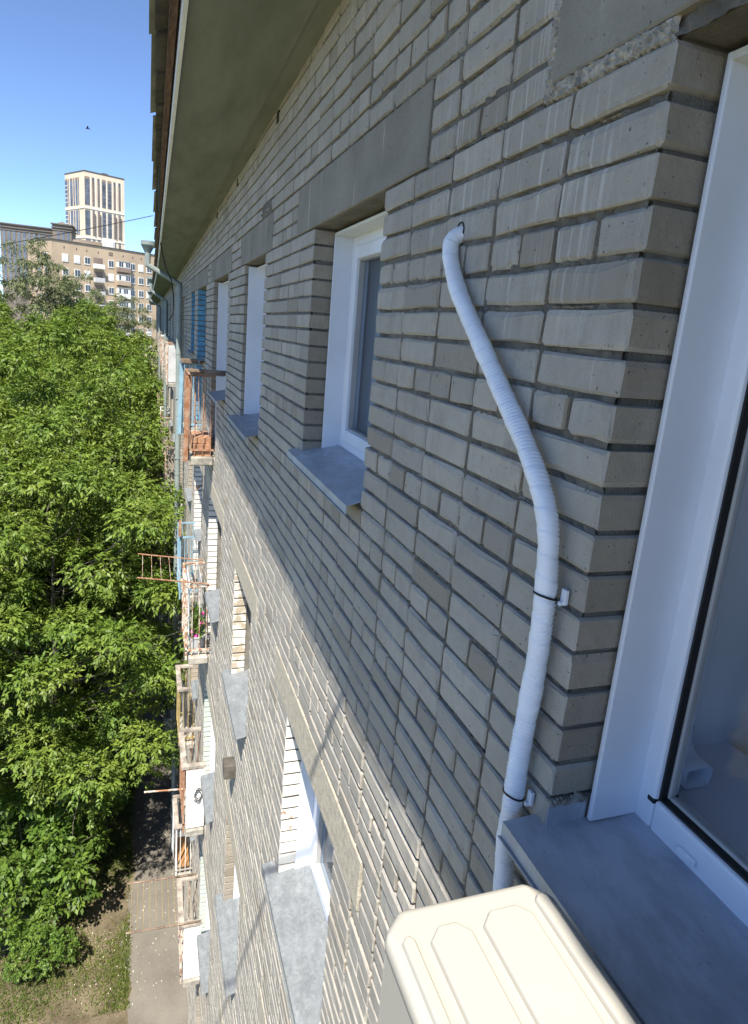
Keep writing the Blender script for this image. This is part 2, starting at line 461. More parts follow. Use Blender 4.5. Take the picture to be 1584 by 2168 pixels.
ground_z = -12.9
PITCH = 2.5872
H = 0.0784; V0 = 0.4029; U0 = 0.9154; BH = 0.0655

# ================================================================== GROUND
def asphalt_mat():
    t = NT('old_asphalt'); v = t.coord()
    a = t.noise(v, 1.1, 6); b = t.noise(v, 40, 4, 0.7); cfl = t.noise(v, 14, 2, 0.5)
    col = t.ramp(a, [(0.3, (0.115, 0.105, 0.092)), (0.7, (0.185, 0.172, 0.15))])
    col = t.mix(t.ramp(b, [(0.4, 0.0), (0.75, 0.4)]), col, (0.24, 0.22, 0.19))
    col = t.mix(t.ramp(cfl, [(0.68, 0.0), (0.76, 0.5)]), col, (0.10, 0.10, 0.05))
    t.bsdf(col, 0.95, 0, t.bump(b, 0.5, 0.02), 0.2); return t.m

def soil_mat():
    t = NT('yard_soil'); v = t.coord()
    a = t.noise(v, 0.7, 6); b = t.noise(v, 18, 4, 0.7)
    col = t.ramp(a, [(0.35, (0.27, 0.24, 0.19)), (0.6, (0.18, 0.185, 0.10))])
    col = t.mix(t.ramp(b, [(0.45, 0.0), (0.7, 0.5)]), col, (0.13, 0.135, 0.07))
    t.bsdf(col, 1.0, 0, t.bump(b, 0.8, 0.05), 0.1); return t.m

g = MB().poly([(-900, -900, ground_z), (2200, -900, ground_z), (2200, 900, ground_z), (-900, 900, ground_z)]).build('ground', soil_mat(), loc=(0, 0, ground_z))
tag(g, 'bare and grassy yard soil below the building', 'ground', kind='structure')
path = MB()
# paved apron along the wall with a ragged outer edge
xs = np.arange(-8, 66, 0.35)
prev = None
for x in xs:
    e = 1.12 + 0.10*math.sin(x*1.7) + 0.07*math.sin(x*4.3+1) + rng.uniform(-0.03, 0.03)
    if prev is not None:
        path.poly([(prev[0], 0.0, ground_z+0.02), (x, 0.0, ground_z+0.02), (x, e, ground_z+0.012), (prev[0], prev[1], ground_z+0.012)])
        path.poly([(prev[0], prev[1], ground_z+0.012), (x, e, ground_z+0.012), (x, e+0.01, ground_z-0.03), (prev[0], prev[1]+0.01, ground_z-0.03)])
    prev = (x, e)
tag(path.build('pavement', asphalt_mat(), loc=(0, 0, ground_z)), 'cracked grey asphalt apron along the foot of the wall', 'pavement', kind='structure')

bed = MB(); prev = None
for x in np.arange(6, 48, 0.5):
    e = 6.5+0.5*math.sin(x)
    if prev is not None: bed.poly([(prev[0], 1.0, ground_z+0.006), (x, 1.0, ground_z+0.006), (x, e, ground_z+0.006), (prev[0], prev[1], ground_z+0.006)])
    prev = (x, e)
t = NT('planting_soil'); v = t.coord(); a_ = t.noise(v, 2.2, 6, 0.65); b_ = t.noise(v, 30, 4, 0.7)
col = t.ramp(a_, [(0.35, (0.11, 0.088, 0.06)), (0.62, (0.20, 0.165, 0.115))]); col = t.mix(t.ramp(b_, [(0.45, 0.0), (0.7, 0.6)]), col, (0.06, 0.06, 0.03))
t.bsdf(col, 1.0, 0, t.bump(b_, 0.8, 0.03), 0.1)
tag(bed.build('soil_bed', t.m, loc=(0, 0, ground_z)), 'dark planting soil under the trees beside the asphalt', 'soil', kind='structure')

# ================================================================== APARTMENT BUILDING
bld = empty('apartment_building', (0, 0, ground_z))
tag(bld, 'long five storey grey silicate brick apartment block with eaves and small balconies', 'building')

WIN_T = 0.470
class Op: pass
OPS = []
def add_op(x0, x1, zb, door=None, lx=(0.30, 0.30), storeys=range(5), **kw):
    for k in storeys:
        o = Op(); o.x0, o.x1, o.k = x0, x1, k
        o.zt = WIN_T - k*PITCH; o.zb = zb - k*PITCH
        o.door = door; o.dz = -1.56 - k*PITCH
        o.l0, o.l1 = x0-lx[0], x1+lx[1]; o.kw = kw
        OPS.append(o)
add_op(-0.125, U0, -0.93, lx=(0.35, 0.345), storeys=range(1), name='W0')
add_op(-0.125, U0, -0.63, lx=(0.35, 0.345), storeys=range(1, 5), name='W0b')
add_op(U0+5*0.26, 3.225, -0.63, lx=(0.345, 0.40), name='W1')
add_op(4.62, 5.62, -0.786, lx=(0.26, 0.27), name='W2', storeys=range(1))
add_op(4.62, 5.62, -0.63, lx=(0.26, 0.27), name='W2', storeys=range(1, 5))
add_op(6.78, 8.28, -0.786, door=(7.66, 8.28), lx=(0.22, 0.44), name='W3', storeys=range(1))
add_op(6.78, 8.28, -0.63, door=(7.66, 8.28), lx=(0.22, 0.44), name='W3', storeys=range(1, 5))
add_op(9.36, 10.92, -0.55, door=(9.95, 10.92), lx=(0.18, 0.30), name='W4')
add_op(11.62, 12.52, -0.55, lx=(0.2, 0.3), name='W5')
add_op(14.92, 15.9, -0.55, door=(14.92, 15.9), lx=(0.2, 0.3), name='W6')
x = 18.0
while x < 60:
    add_op(x, x+1.3, -0.55, lx=(0.2, 0.2), name='far'); x += 2.75

X_END = 62.0
X_NEARFAR = 16.6
def blocked(zc, z0=None, z1=None):
    """solid-free intervals at height zc (openings) and lintel intervals"""
    op, lin = [], []
    for o in OPS:
        if o.zb < zc < o.zt: op.append((o.x0, o.x1))
        elif o.door and o.dz < zc <= o.zb: op.append(o.door)
        if o.zt <= zc < o.zt+0.235: lin.append((o.l0, o.l1))
    return op, lin
def subtract(a, b, cuts):
    segs = [(a, b)]
    for c0, c1 in cuts:
        out = []
        for s0, s1 in segs:
            if c1 <= s0 or c0 >= s1: out.append((s0, s1)); continue
            if c0 > s0: out.append((s0, c0))
            if c1 < s1: out.append((c1, s1))
        segs = out
    return sorted(segs)

def soffit_z(x):
    x = max(1.0, min(20.0, x)); return 1.36 - 0.0175*x
def soffit_y(x):
    x = max(1.0, min(16.0, x)); return 0.600 - 0.0055*x
def roof_y(x):
    x = max(1.0, min(15.0, x)); return 0.782 - 0.0125*x

# ---- core wall behind the bricks (mortar joints show it)
JTOP = -13; JBOT = int((V0 - (ground_z)) / H) + 1
wall = MB()
far_wall = MB()
groups = []
for j in range(JTOP, JBOT+1):
    zb = V0 - j*H - 0.006; zt = zb + H
    op, lin = blocked((zb+zt)/2 + 0.003)
    segs = subtract(-6.0, X_END, op)
    key = tuple(segs)
    if groups and groups[-1][0] == key: groups[-1][2] = zb
    else: groups.append([key, zt, zb])
def grid_front(mb, x0, x1, z0, z1, step, amp):
    nx = max(1, int((x1-x0)/step)); nz = max(1, int((z1-z0)/step))
    b = len(mb.v)
    for a in range(nx+1):
        for c in range(nz+1):
            xx, zz = x0+(x1-x0)*a/nx, z0+(z1-z0)*c/nz
            y = -0.0135 + (NR.random()-0.35)*amp + 0.006*max(0, math.sin(xx*7.3+3*math.sin(zz*5.1))*math.sin(zz*11.7+2*math.sin(xx*3.7)))
            mb.v.append((xx, min(y, -0.0055), zz))
    for a in range(nx):
        for c in range(nz):
            i = b+a*(nz+1)+c
            mb.f.append((i, i+nz+1, i+nz+2, i+1)); mb.mi.append(0)
for key, zt, zb in groups:
    for s0, s1 in key:
        a, b_ = s0+0.012 if s0 > -5.9 else s0, s1-0.012 if s1 < X_END-0.1 else s1
        if a < X_NEARFAR:
            e = min(b_, X_NEARFAR)
            wall.box(a, e, -0.262, -0.019, zb, zt)
            if zt > -2.6 and a < 4.2:
                grid_front(wall, a, min(e, 4.4), max(zb, -2.6), zt, 0.016, 0.015)
        if b_ > X_NEARFAR:
            far_wall.box(max(a, X_NEARFAR), b_, -0.42, 0.0, zb, zt)
brick_wall = wall.build('brick_wall', M['mortar'], bld)
far_wall.build('distant_brick_wall', M['farbrick'], bld)

# ---- bricks
class Br: pass
bricks = []
rb = random.Random(3)
for j in range(JTOP, JBOT+1):
    z0 = V0 - j*H; zc = z0 + BH/2
    op, lin = blocked(zc)
    zs = soffit_z(3) + 0.25
    if z0 > zs: continue
    header = (j % 4 == 3)
    pit = 0.13 if header else 0.26
    segs = subtract(-0.9, X_NEARFAR, op + lin)
    edges = set([o[0] for o in op] + [o[1] for o in op])
    for s0, s1 in segs:
        i0 = math.floor((s0-U0)/pit + 1e-6)
        x = U0 + i0*pit
        cuts = []
        while x < s1 - 1e-6:
            a, b_ = max(x, s0), min(x+pit, s1); cuts.append([a, b_]); x += pit
        # merge slivers
        out = []
        for c in cuts:
            if out and (c[1]-c[0] < 0.06): out[-1][1] = c[1]
            elif out and (out[-1][1]-out[-1][0] < 0.06): out[-1][1] = c[1]
            else: out.append(c)
        for a, b_ in out:
            br = Br()
            ea = any(abs(a-e) < 1e-4 for e in edges); eb = any(abs(b_-e) < 1e-4 for e in edges)
            br.x0 = a + (0.0 if ea else 0.0055+rb.uniform(-.0015, .002)); br.x1 = b_ - (0.0 if eb else 0.0055+rb.uniform(-.0015, .002))
            br.z0 = z0 + rb.uniform(-.0018, .0018); br.z1 = z0 + BH + rb.uniform(-.0018, .0022)
            br.y = rb.uniform(-.0028, .0028)
            br.ea, br.eb = ea, eb
            px, py, d = to_px(((a+b_)/2, 0, zc))
            qx = to_px((b_, 0, zc)); px0 = to_px((a, 0, zc)); pz = to_px(((a+b_)/2, 0, z0+BH))
            br.area = abs(px0[0]-qx[0])*abs(pz[1]-py) if d > 0.2 else 0
            if not (-60 < px < 1640 and -60 < py < 2230): br.area *= 0.0
            if zc > soffit_z(a): br.area = 0
            bricks.append(br)
bricks.sort(key=lambda b: -b.area)

def brick_mesh(L, Hh, D, seed, n_long=2):
    r = random.Random(seed)
    # outline in (x,z), counter-clockwise seen from the front (+y)
    o = []
    cr_ = [r.uniform(.0025, .0065) if r.random() < .8 else r.uniform(.008, .016) for _ in range(8)]
    hx, hz = L/2, Hh/2
    o += [[-hx+cr_[0], -hz], [r.uniform(-.3, .3)*hx, -hz], [hx-cr_[1], -hz], [hx, -hz+cr_[2]*.8], [hx, hz-cr_[3]*.8], [hx-cr_[4], hz], [r.uniform(-.3, .3)*hx, hz], [-hx+cr_[5], hz], [-hx, hz-cr_[6]*.8], [-hx, -hz+cr_[7]*.8]]
    for p in o:
        p[0] += r.uniform(-.0016, .0016); p[1] += r.uniform(-.0022, .0022)
    bev = r.uniform(0.0035, 0.0065)
    v, f = [], []
    for p in o:   # front ring, drawn in by the worn arris
        k = bev*r.uniform(.5, 1.5)
        if r.random() < 0.16: k += r.uniform(.003, .010)
        sx_ = 1 - 2*k/L; sz_ = 1 - 2*k/Hh
        v.append((p[0]*sx_, r.uniform(-.0006, .0006), p[1]*sz_))
    for p in o: v.append((p[0], -bev*r.uniform(.7, 1.4), p[1]))
    for p in o: v.append((p[0], -D, p[1]))
    n = len(o)
    f.append(tuple(range(n-1, -1, -1)))
    for i in range(n):
        k = (i+1) % n
        f.append((i, k, n+k, n+i)); f.append((n+i, n+k, 2*n+k, 2*n+i))
    me = bpy.data.meshes.new('brick')
    me.from_pydata(v, [], f)
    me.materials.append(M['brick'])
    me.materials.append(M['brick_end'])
    me.update()
    nor = [p.normal.copy() for p in me.polygons]
    if nor[0].y < 0:
        me.flip_normals()
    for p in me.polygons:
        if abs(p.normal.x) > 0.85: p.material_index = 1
    return me
VAR = {}
def brick_variant(L, end):
    key = (round(L/0.004), end)
    lst = VAR.setdefault(key, [])
    if len(lst) < 7:
        me = brick_mesh(L, BH, 0.118, 1000*key[0]+len(lst)*7+int(end)); lst.append(me); return me, L
    return rb.choice(lst), L
N_IND = 300
for br in bricks[:N_IND]:
    L = br.x1-br.x0
    me, L0 = brick_variant(L, br.ea or br.eb)
    o = bpy.data.objects.new('brick', me); COL.objects.link(o)
    o.parent = brick_wall
    lx = max(v.co.x for v in me.vertices)-min(v.co.x for v in me.vertices)
    o.location = ((br.x0+br.x1)/2, br.y, (br.z0+br.z1)/2 - ground_z)
    o.scale = (L/lx, 1, (br.z1-br.z0)/BH)
    o.rotation_euler = (rb.uniform(-.006, .006), rb.uniform(-.005, .005), rb.uniform(-.008, .008) if not (br.ea or br.eb) else 0)

mb = MB()
for br in bricks[N_IND:]:
    x0, x1, z0, z1, y = br.x0, br.x1, br.z0, br.z1, br.y
    near = x0 < 6.5
    bv = 0.0035 if near else 0.0
    b = len(mb.v)
    D = -0.118 if (br.ea or br.eb) else -0.022
    if near:
        j1 = lambda: rb.uniform(-.0014, .0014)
        mb.v += [(x0+bv, y, z0+bv+j1()), (x1-bv, y, z0+bv+j1()), (x1-bv, y, z1-bv+j1()), (x0+bv, y, z1-bv+j1()),
                 (x0, y-bv, z0), (x1, y-bv, z0), (x1, y-bv, z1), (x0, y-bv, z1),
                 (x0, D, z0), (x1, D, z0), (x1, D, z1), (x0, D, z1)]
        mb.f.append((b+3, b+2, b+1, b)); mb.mi.append(0)
        for s in (0, 4):
            for i in range(4):
                k = (i+1) % 4
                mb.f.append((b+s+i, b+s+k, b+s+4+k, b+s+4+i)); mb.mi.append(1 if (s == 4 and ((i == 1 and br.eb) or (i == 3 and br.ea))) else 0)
    else:
        mb.v += [(x0, y, z0), (x1, y, z0), (x1, y, z1), (x0, y, z1), (x0, D, z0), (x1, D, z0), (x1, D, z1), (x0, D, z1)]
        mb.f.append((b+3, b+2, b+1, b)); mb.mi.append(0)
        for i in range(4):
            k = (i+1) % 4
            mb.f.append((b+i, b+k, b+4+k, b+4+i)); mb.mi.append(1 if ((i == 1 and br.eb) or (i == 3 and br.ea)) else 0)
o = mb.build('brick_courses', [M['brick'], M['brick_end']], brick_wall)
o['kind'] = 'stuff'

# ---- lintels
def lintel(o):
    r = random.Random(int(o.x0*100)+o.k)
    z0, z1 = o.zt+0.006, o.zt+0.236-0.004
    mbl = MB()
    n = 10
    xa, xb = o.l0+0.012, o.l1-0.012
    if o.kw.get('name') == 'W0': xb = o.l1-0.004; z0 += 0.028
    mbl.box(xa, xb, -0.13, 0.0025, z0, z1)
    ob = mbl.build('lintel', M['lintel'] if o.k == 0 else M['render'], bld, bevel=0.004, bseg=1)
    return ob
for o in OPS:
    if o.x0 < 34: lintel(o)
# ragged mortar bed under the near lintel and up its end
def rough_patch(mbx, x0, x1, z0, z1, y, amp, step=0.005, edge=0.004, seed=1):
    g_ = np.random.default_rng(seed)
    nx = max(2, int((x1-x0)/step)); nz = max(2, int((z1-z0)/step)); b = len(mbx.v)
    for i in range(nx+1):
        for k in range(nz+1):
            bd = (i in (0, nx)) or (k in (0, nz))
            mbx.v.append((x0+(x1-x0)*i/nx + (g_.normal()*edge if bd else 0), (y-0.012 if bd else y+g_.normal()*amp), z0+(z1-z0)*k/nz + (g_.normal()*edge if bd else 0)))
    for i in range(nx):
        for k in range(nz):
            q = b+i*(nz+1)+k; mbx.f.append((q, q+1, q+nz+2, q+nz+1)); mbx.mi.append(0)
mbd = MB()
rough_patch(mbd, 0.93, 1.275, 0.470, 0.506, 0.001, 0.0022, seed=5)
rough_patch(mbd, 1.245, 1.285, 0.470, 0.700, 0.000, 0.0025, seed=6)
mbd.build('mortar_bed', M['smear'], bld)
cr = MB()
rough_patch(cr, 4.40, 4.80, 0.705, 0.80, 0.004, 0.006, 0.012, 0.012, 7)
cr.build('crumbled_mortar', M['mortar'], bld)
sm_ = MB(); rr_ = random.Random(9)
for i in range(60):      # mortar squeezed out of the bed joints here and there
    j = rr_.randint(-4, 20); zz = V0-j*H-0.006; xx = rr_.uniform(0.95, 3.6)
    if 2.1 < xx < 3.3 and -0.7 < zz < 0.75: continue
    rough_patch(sm_, xx, xx+rr_.uniform(.03, .14), zz-0.004, zz+0.004, -0.005, 0.0010, 0.005, 0.002, 100+i)
sm_.build('squeezed_mortar', M['smear'], bld)['kind'] = 'stuff'

# ---- windows
def sill_plate(mbx, x0, x1, yb, yf, zb, zf, lip=0.032, th=0.002):
    mbx.hexa([(x0, yb, zb-th), (x1, yb, zb-th), (x1, yf, zf-th), (x0, yf, zf-th), (x0, yb, zb), (x1, yb, zb), (x1, yf, zf), (x0, yf, zf)])
    mbx.hexa([(x0, yf, zf-lip), (x1, yf, zf-lip), (x1, yf+0.003, zf-lip), (x0, yf+0.003, zf-lip), (x0, yf, zf+0.0005), (x1, yf, zf+0.0005), (x1, yf+0.003, zf+0.0005), (x0, yf+0.003, zf+0.0005)])
    # small folded-out drip
    mbx.hexa([(x0, yf+0.001, zf-lip-0.006), (x1, yf+0.001, zf-lip-0.006), (x1, yf+0.010, zf-lip-0.004), (x0, yf+0.010, zf-lip-0.004),
              (x0, yf+0.001, zf-lip-0.0035), (x1, yf+0.001, zf-lip-0.0035), (x1, yf+0.010, zf-lip-0.0015), (x0, yf+0.010, zf-lip-0.0015)])

def ring(mbx, x0, x1, z0, z1, w, y0, y1, wb=None):
    wb = w if wb is None else wb
    mbx.box(x0, x0+w, y0, y1, z0, z1); mbx.box(x1-w, x1, y0, y1, z0, z1)
    mbx.box(x0+w, x1-w, y0, y1, z1-w, z1); mbx.box(x0+w, x1-w, y0, y1, z0, z0+wb)

def std_window(o, fine=True, sillm='sill_new', panel=True, blue=False, yf=0.065, sill_x=(0.02, 0.10)):
    w = empty('window', ((o.x0+o.x1)/2, 0, o.zb), bld)
    x0, x1, zb, zt = o.x0, o.x1, o.zb, o.zt
    sash_x1 = x1
    if o.door: # door leaf beside the light
        d0, d1 = o.door
        dl = MB(); ring(dl, d0+0.03, d1-0.03, o.dz+0.02, zt-0.03, 0.07, -0.235, -0.19)
        dl.box(d0+0.1, d1-0.1, -0.225, -0.2, o.dz+0.10, zb+0.02)
        dr = dl.build('door_leaf', M['pvc'] if not blue else M['white_paint'], w)
        MB().box(d0+0.1, d1-0.1, -0.222, -0.216, zb+0.02, zt-0.1).build('pane', M['glass_dark'], w)
        lx0, lx1 = (x0, d0) if d0 - x0 > d1*0+x1-d1 else (d1, x1)
        if lx1-lx0 < 0.3: lx0, lx1 = None, None
    else: lx0, lx1 = x0, x1
    if lx0 is not None:
        fr = MB(); ring(fr, lx0+0.005, lx1-0.02, zb+0.06, zt-0.02, 0.055, -0.25, -0.19)
        fr.build('frame', M['pvc'], w, bevel=0.006 if fine else 0, bseg=2)
        sa = MB(); ring(sa, lx0+0.052, lx1-0.068, zb+0.108, zt-0.068, 0.06, -0.245, -0.178)
        sa.build('sash', M['pvc'], w, bevel=0.007 if fine else 0, bseg=2)
        gk = MB(); ring(gk, lx0+0.108, lx1-0.124, zb+0.164, zt-0.124, 0.011, -0.226, -0.196)
        gk.build('gasket', M['pvc_grey'], w)
        MB().box(lx0+0.113, lx1-0.129, -0.224, -0.219, zb+0.169, zt-0.129).build('pane', M['glass'] if fine else M['glass_dark'], w)
        zk = zb+0.032
        s = MB(); sill_plate(s, lx0+(-0.004 if not o.door else 0.0), lx1+(sill_x[1] if not o.door else 0.0), 0.004, yf, zk, zk-0.014)
        s.hexa([(lx0+.002, -0.19, zk+.036), (lx1-.002, -0.19, zk+.036), (lx1-.002, 0.004, zk-.002), (lx0+.002, 0.004, zk-.002),
                (lx0+.002, -0.19, zk+.038), (lx1-.002, -0.19, zk+.038), (lx1-.002, 0.004, zk), (lx0+.002, 0.004, zk)])
        s.build('sill', M[sillm], w)
    if panel:
        zlow = o.dz+0.03 if (o.door and abs(o.door[1]-x1) < .01) else zb+0.048
        MB().box(x1-0.022, x1-0.012, -0.195, o.kw.get('py', -0.098), zlow, zt-0.012).build('reveal_panel', M['pvc'], w, bevel=0.002, bseg=1)
        MB().box(x0+0.012, x0+0.022, -0.195, -0.098, zb+0.048, zt-0.012).build('reveal_panel', M['pvc'], w, bevel=0.002, bseg=1)
        MB().box(x1-0.0115, x1+0.02, -0.20, -0.119, zlow, zt).build('dark_gap', M['gasket'], w)
        t = MB(); t.box(x0+0.022, x1-0.022, -0.195, -0.098, zt-0.024, zt-0.012)
        t.build('head_panel', M['pvc_old'], w)
    # room behind
    if fine:
        rm = MB()
        rm.box(x0-0.2, x1+1.2, -1.2, -1.18, zb-0.3, zt+0.1)
        rm.build('room_wall', M['room'], w)
        cu = MB(); n = 40
        for i in range(n):
            a = x0-0.1+(x1-x0+0.5)*i/n; c = x0-0.1+(x1-x0+0.5)*(i+1)/n
            ya = -0.31+0.015*math.sin(i*1.3); yb = -0.31+0.015*math.sin((i+1)*1.3)
            cu.poly([(a, ya, zb), (c, yb, zb), (c, yb, zt), (a, ya, zt)])
        cu.build('curtain', M['curtain'], w, smooth=True)
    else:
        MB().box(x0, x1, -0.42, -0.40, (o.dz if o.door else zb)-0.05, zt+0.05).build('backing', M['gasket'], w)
    return w

def painted_reveal(o, mat, door=False, depth=0.118, x=None):
    """painted ends of the bricks on the far jamb, one piece for each course"""
    zb = o.dz if door else o.zb
    x = x if x is not None else (o.door[1] if (door and o.door) else o.x1)
    r = random.Random(int(x*50)+o.k)
    for br in bricks:
        if br.ea and abs(br.x0-x) < 2e-3 and zb-0.01 < br.z0 and br.z1 < o.zt+0.02:
            me = MB()
            a = br.x0; e = r.uniform(.003, .006)
            me.hexa([(a-0.006, -depth, br.z0+e*.5), (a+0.002, -depth, br.z0), (a+0.002, br.y-.0005, br.z0), (a-0.006, br.y-0.004, br.z0+e*.5),
                     (a-0.006, -depth, br.z1-e*.5), (a+0.002, -depth, br.z1), (a+0.002, br.y-.0005, br.z1), (a-0.006, br.y-0.004, br.z1-e*.5)])
            me.build('painted_brick_end', mat, brick_wall)

for o in OPS:
    nm = o.kw['name']
    if nm == 'W0' : continue
    if nm == 'W1' and o.k == 0: std_window(o, True, 'sill', yf=0.055, sill_x=(0, 0.085))
    elif nm in ('W1',): std_window(o, o.k < 2, 'zinc', yf=0.075)
    elif nm == 'W2' and o.k == 0: o.kw['py'] = -0.03; std_window(o, True, 'sill_new', yf=0.09)
    elif nm == 'W3' and o.k == 0: o.kw['py'] = -0.05; std_window(o, True, 'sill_new', yf=0.09)
    elif nm == 'W4': std_window(o, False, 'zinc', panel=False, blue=True)
    elif nm in ('W2', 'W3'): std_window(o, False, 'zinc', panel=(o.k != 1), yf=0.075)
    elif nm == 'W0b': std_window(o, False, 'zinc')
    elif nm in ('W5', 'W6'): std_window(o, False, 'zinc', panel=False)
    elif o.x0 < 40:
        w = empty('window', ((o.x0+o.x1)/2, 0, o.zb), bld)
        f = MB(); ring(f, o.x0, o.x1, o.zb, o.zt, 0.07, -0.24, -0.18); f.box((o.x0+o.x1)/2-.035, (o.x0+o.x1)/2+.035, -.24, -.18, o.zb, o.zt); f.build('frame', M['white_paint'], w)
        MB().box(o.x0+.07, o.x1-.07, -.23, -.22, o.zb+.07, o.zt-.07).build('pane', M['glass_dark'], w)
        s = MB(); sill_plate(s, o.x0, o.x1, -.18, .08, o.zb-.005, o.zb-.05); s.build('sill', M['zinc'], w)
    else:
        MB().box(o.x0, o.x1, -.24, -.18, o.zb, o.zt).build('window', M['glass_dark'], bld)
for o in OPS:
    nm = o.kw['name']
    if nm == 'W2' and o.k == 1: painted_reveal(o, M['white_brick'])
    if nm == 'W1' and o.k == 1: painted_reveal(o, M['white_brick2'])
    if nm == 'W3' and o.k == 1: painted_reveal(o, M['white_brick2'], True)
    if nm == 'W3' and o.k in (2, 3): painted_reveal(o, M['mint_brick'], True)
    if nm == 'W4' and o.k in (0, 1): painted_reveal(o, M['blue_brick'] if o.k == 0 else M['white_brick2'], True)
    if nm == 'W5' and o.k == 0: painted_reveal(o, M['blue_brick'])

# ---- the near window (right edge of the photograph)
w0 = empty('window', (0.4, 0, -0.93), bld)
w0['label'] = 'white framed window with grey metal sill beside the wrapped pipe'
xa, xb = -0.125, U0
MB().box(xb-0.022, xb-0.010, -0.203, -0.088, -0.905, 0.462).build('reveal_panel', M['pvc'], w0, bevel=0.003)
MB().box(xa, xb-0.022, -0.203, -0.088, 0.448, 0.460).build('head_panel', M['pvc_old'], w0)
fr = MB(); ring(fr, xa+0.02, xb-0.006, -0.915, 0.455, 0.055, -0.262, -0.2, 0.072)
fr.build('frame', M['pvc'], w0, bevel=0.007, bseg=3)
bd = MB(); ring(bd, xa+0.072, xb-0.058, -0.846, 0.402, 0.008, -0.246, -0.210)
bd.build('gasket', M['gasket'], w0)
bd = MB(); ring(bd, xa+0.080, xb-0.066, -0.838, 0.394, 0.008, -0.24, -0.224)
bd.build('glazing_bead', M['pvc_grey'], w0, bevel=0.003)
MB().box(xa+0.085, xb-0.07, -0.236, -0.231, -0.83, 0.39).build('pane', M['glass_clear'], w0)
cap = MB(); cap.box(0.735, 0.775, -0.2, -0.192, -0.892, -0.878); cap.box(0.741, 0.775, -0.194, -0.189, -0.890, -0.8805)
cap.build('drain_cap', M['pvc'], w0, bevel=0.002)
MB().box(xb-0.062, xb-0.044, -0.262, -0.198, -0.852, -0.842).build('gasket_corner', M['gasket'], w0, bevel=0.002)
s = MB()
sill_plate(s, xa-0.03, 0.948, 0.002, 0.074, -0.913, -0.9165, lip=0.03)
s.hexa([(xa, -0.2, -0.907), (xb-0.002, -0.2, -0.907), (xb-0.002, 0.0021, -0.915), (xa, 0.0021, -0.915), (xa, -0.2, -0.905), (xb-0.002, -0.2, -0.905), (xb-0.002, 0.0021, -0.913), (xa, 0.0021, -0.913)])
s.box(xb-0.0035, xb-0.0015, -0.088, 0.0015, -0.913, -0.866)      # upstand against the reveal
s.build('sill', M['sill'], w0)
mm = MB(); r = random.Random(4); hgt = 0.0
for i in range(44):
    y = -0.088+0.002*i; hgt = 0.7*hgt + r.uniform(-.006, .006)
    mm.box(xb-0.0035-r.uniform(0, .002), xb+0.002, y, y+0.00205, -0.869-r.uniform(0, .0015), -0.858+hgt)
mm.build('mortar_smear', M['smear'], w0)
# room seen through the pane
MB().box(xa-0.3, xb+0.13, -0.60, -0.2625, -0.93, -0.895).build('inner_sill', M['pvc'], w0)
MB().box(xb+0.13, xb+0.16, -3.05, -0.2625, -1.6, 1.1).build('room_wall', M['room'], w0)
rm = MB(); rm.box(-2.0, xb+0.16, -3.1, -3.05, -1.6, 1.1); rm.box(-2.0, xb+.13, -3.05, -.263, 0.62, .66); rm.box(-2., xb+.13, -3.05, -.601, -1.6, -1.55); rm.box(-2.03, -2.0, -3.05, -.263, -1.6, 1.1)
rm.build('room_shell', M['room'], w0)

# ---- eaves
ea = MB()
sx_list = [-6, 1.0, 3, 6, 9, 12, 16, 20, 30, 45, X_END]
for a, b_ in zip(sx_list[:-1], sx_list[1:]):
    za, zb_ = soffit_z(a), soffit_z(b_); ya, yb = soffit_y(a), soffit_y(b_)
    ea.hexa([(a, -0.5, za), (b_, -0.5, zb_), (b_, yb, zb_), (a, ya, za), (a, -0.5, za+0.10), (b_, -0.5, zb_+0.10), (b_, yb, zb_+0.10), (a, ya, za+0.10)])
so = ea.build('soffit', M['soffit'], bld)
cv = MB()
for a, b_ in zip(sx_list[:-1], sx_list[1:]):
    cv.beam((a, 0.10, soffit_z(a)-0.004), (b_, 0.10, soffit_z(b_)-0.004), 0.012, 0.012)
cv.build('soffit_bead', M['soffit'], bld)
fs = MB()
for a, b_ in zip(sx_list[:-1], sx_list[1:]):
    za, zb_ = soffit_z(a), soffit_z(b_); ya, yb = soffit_y(a), soffit_y(b_)
    fs.hexa([(a, ya+.001, za-0.012), (b_, yb+.001, zb_-0.012), (b_, yb+0.022, zb_-0.008), (a, ya+0.022, za-0.008),
             (a, ya+.001, za+0.104), (b_, yb+.001, zb_+0.104), (b_, yb+0.022, zb_+0.104), (a, ya+0.022, za+0.104)])
fs.build('fascia_strip', M['strip'], bld)
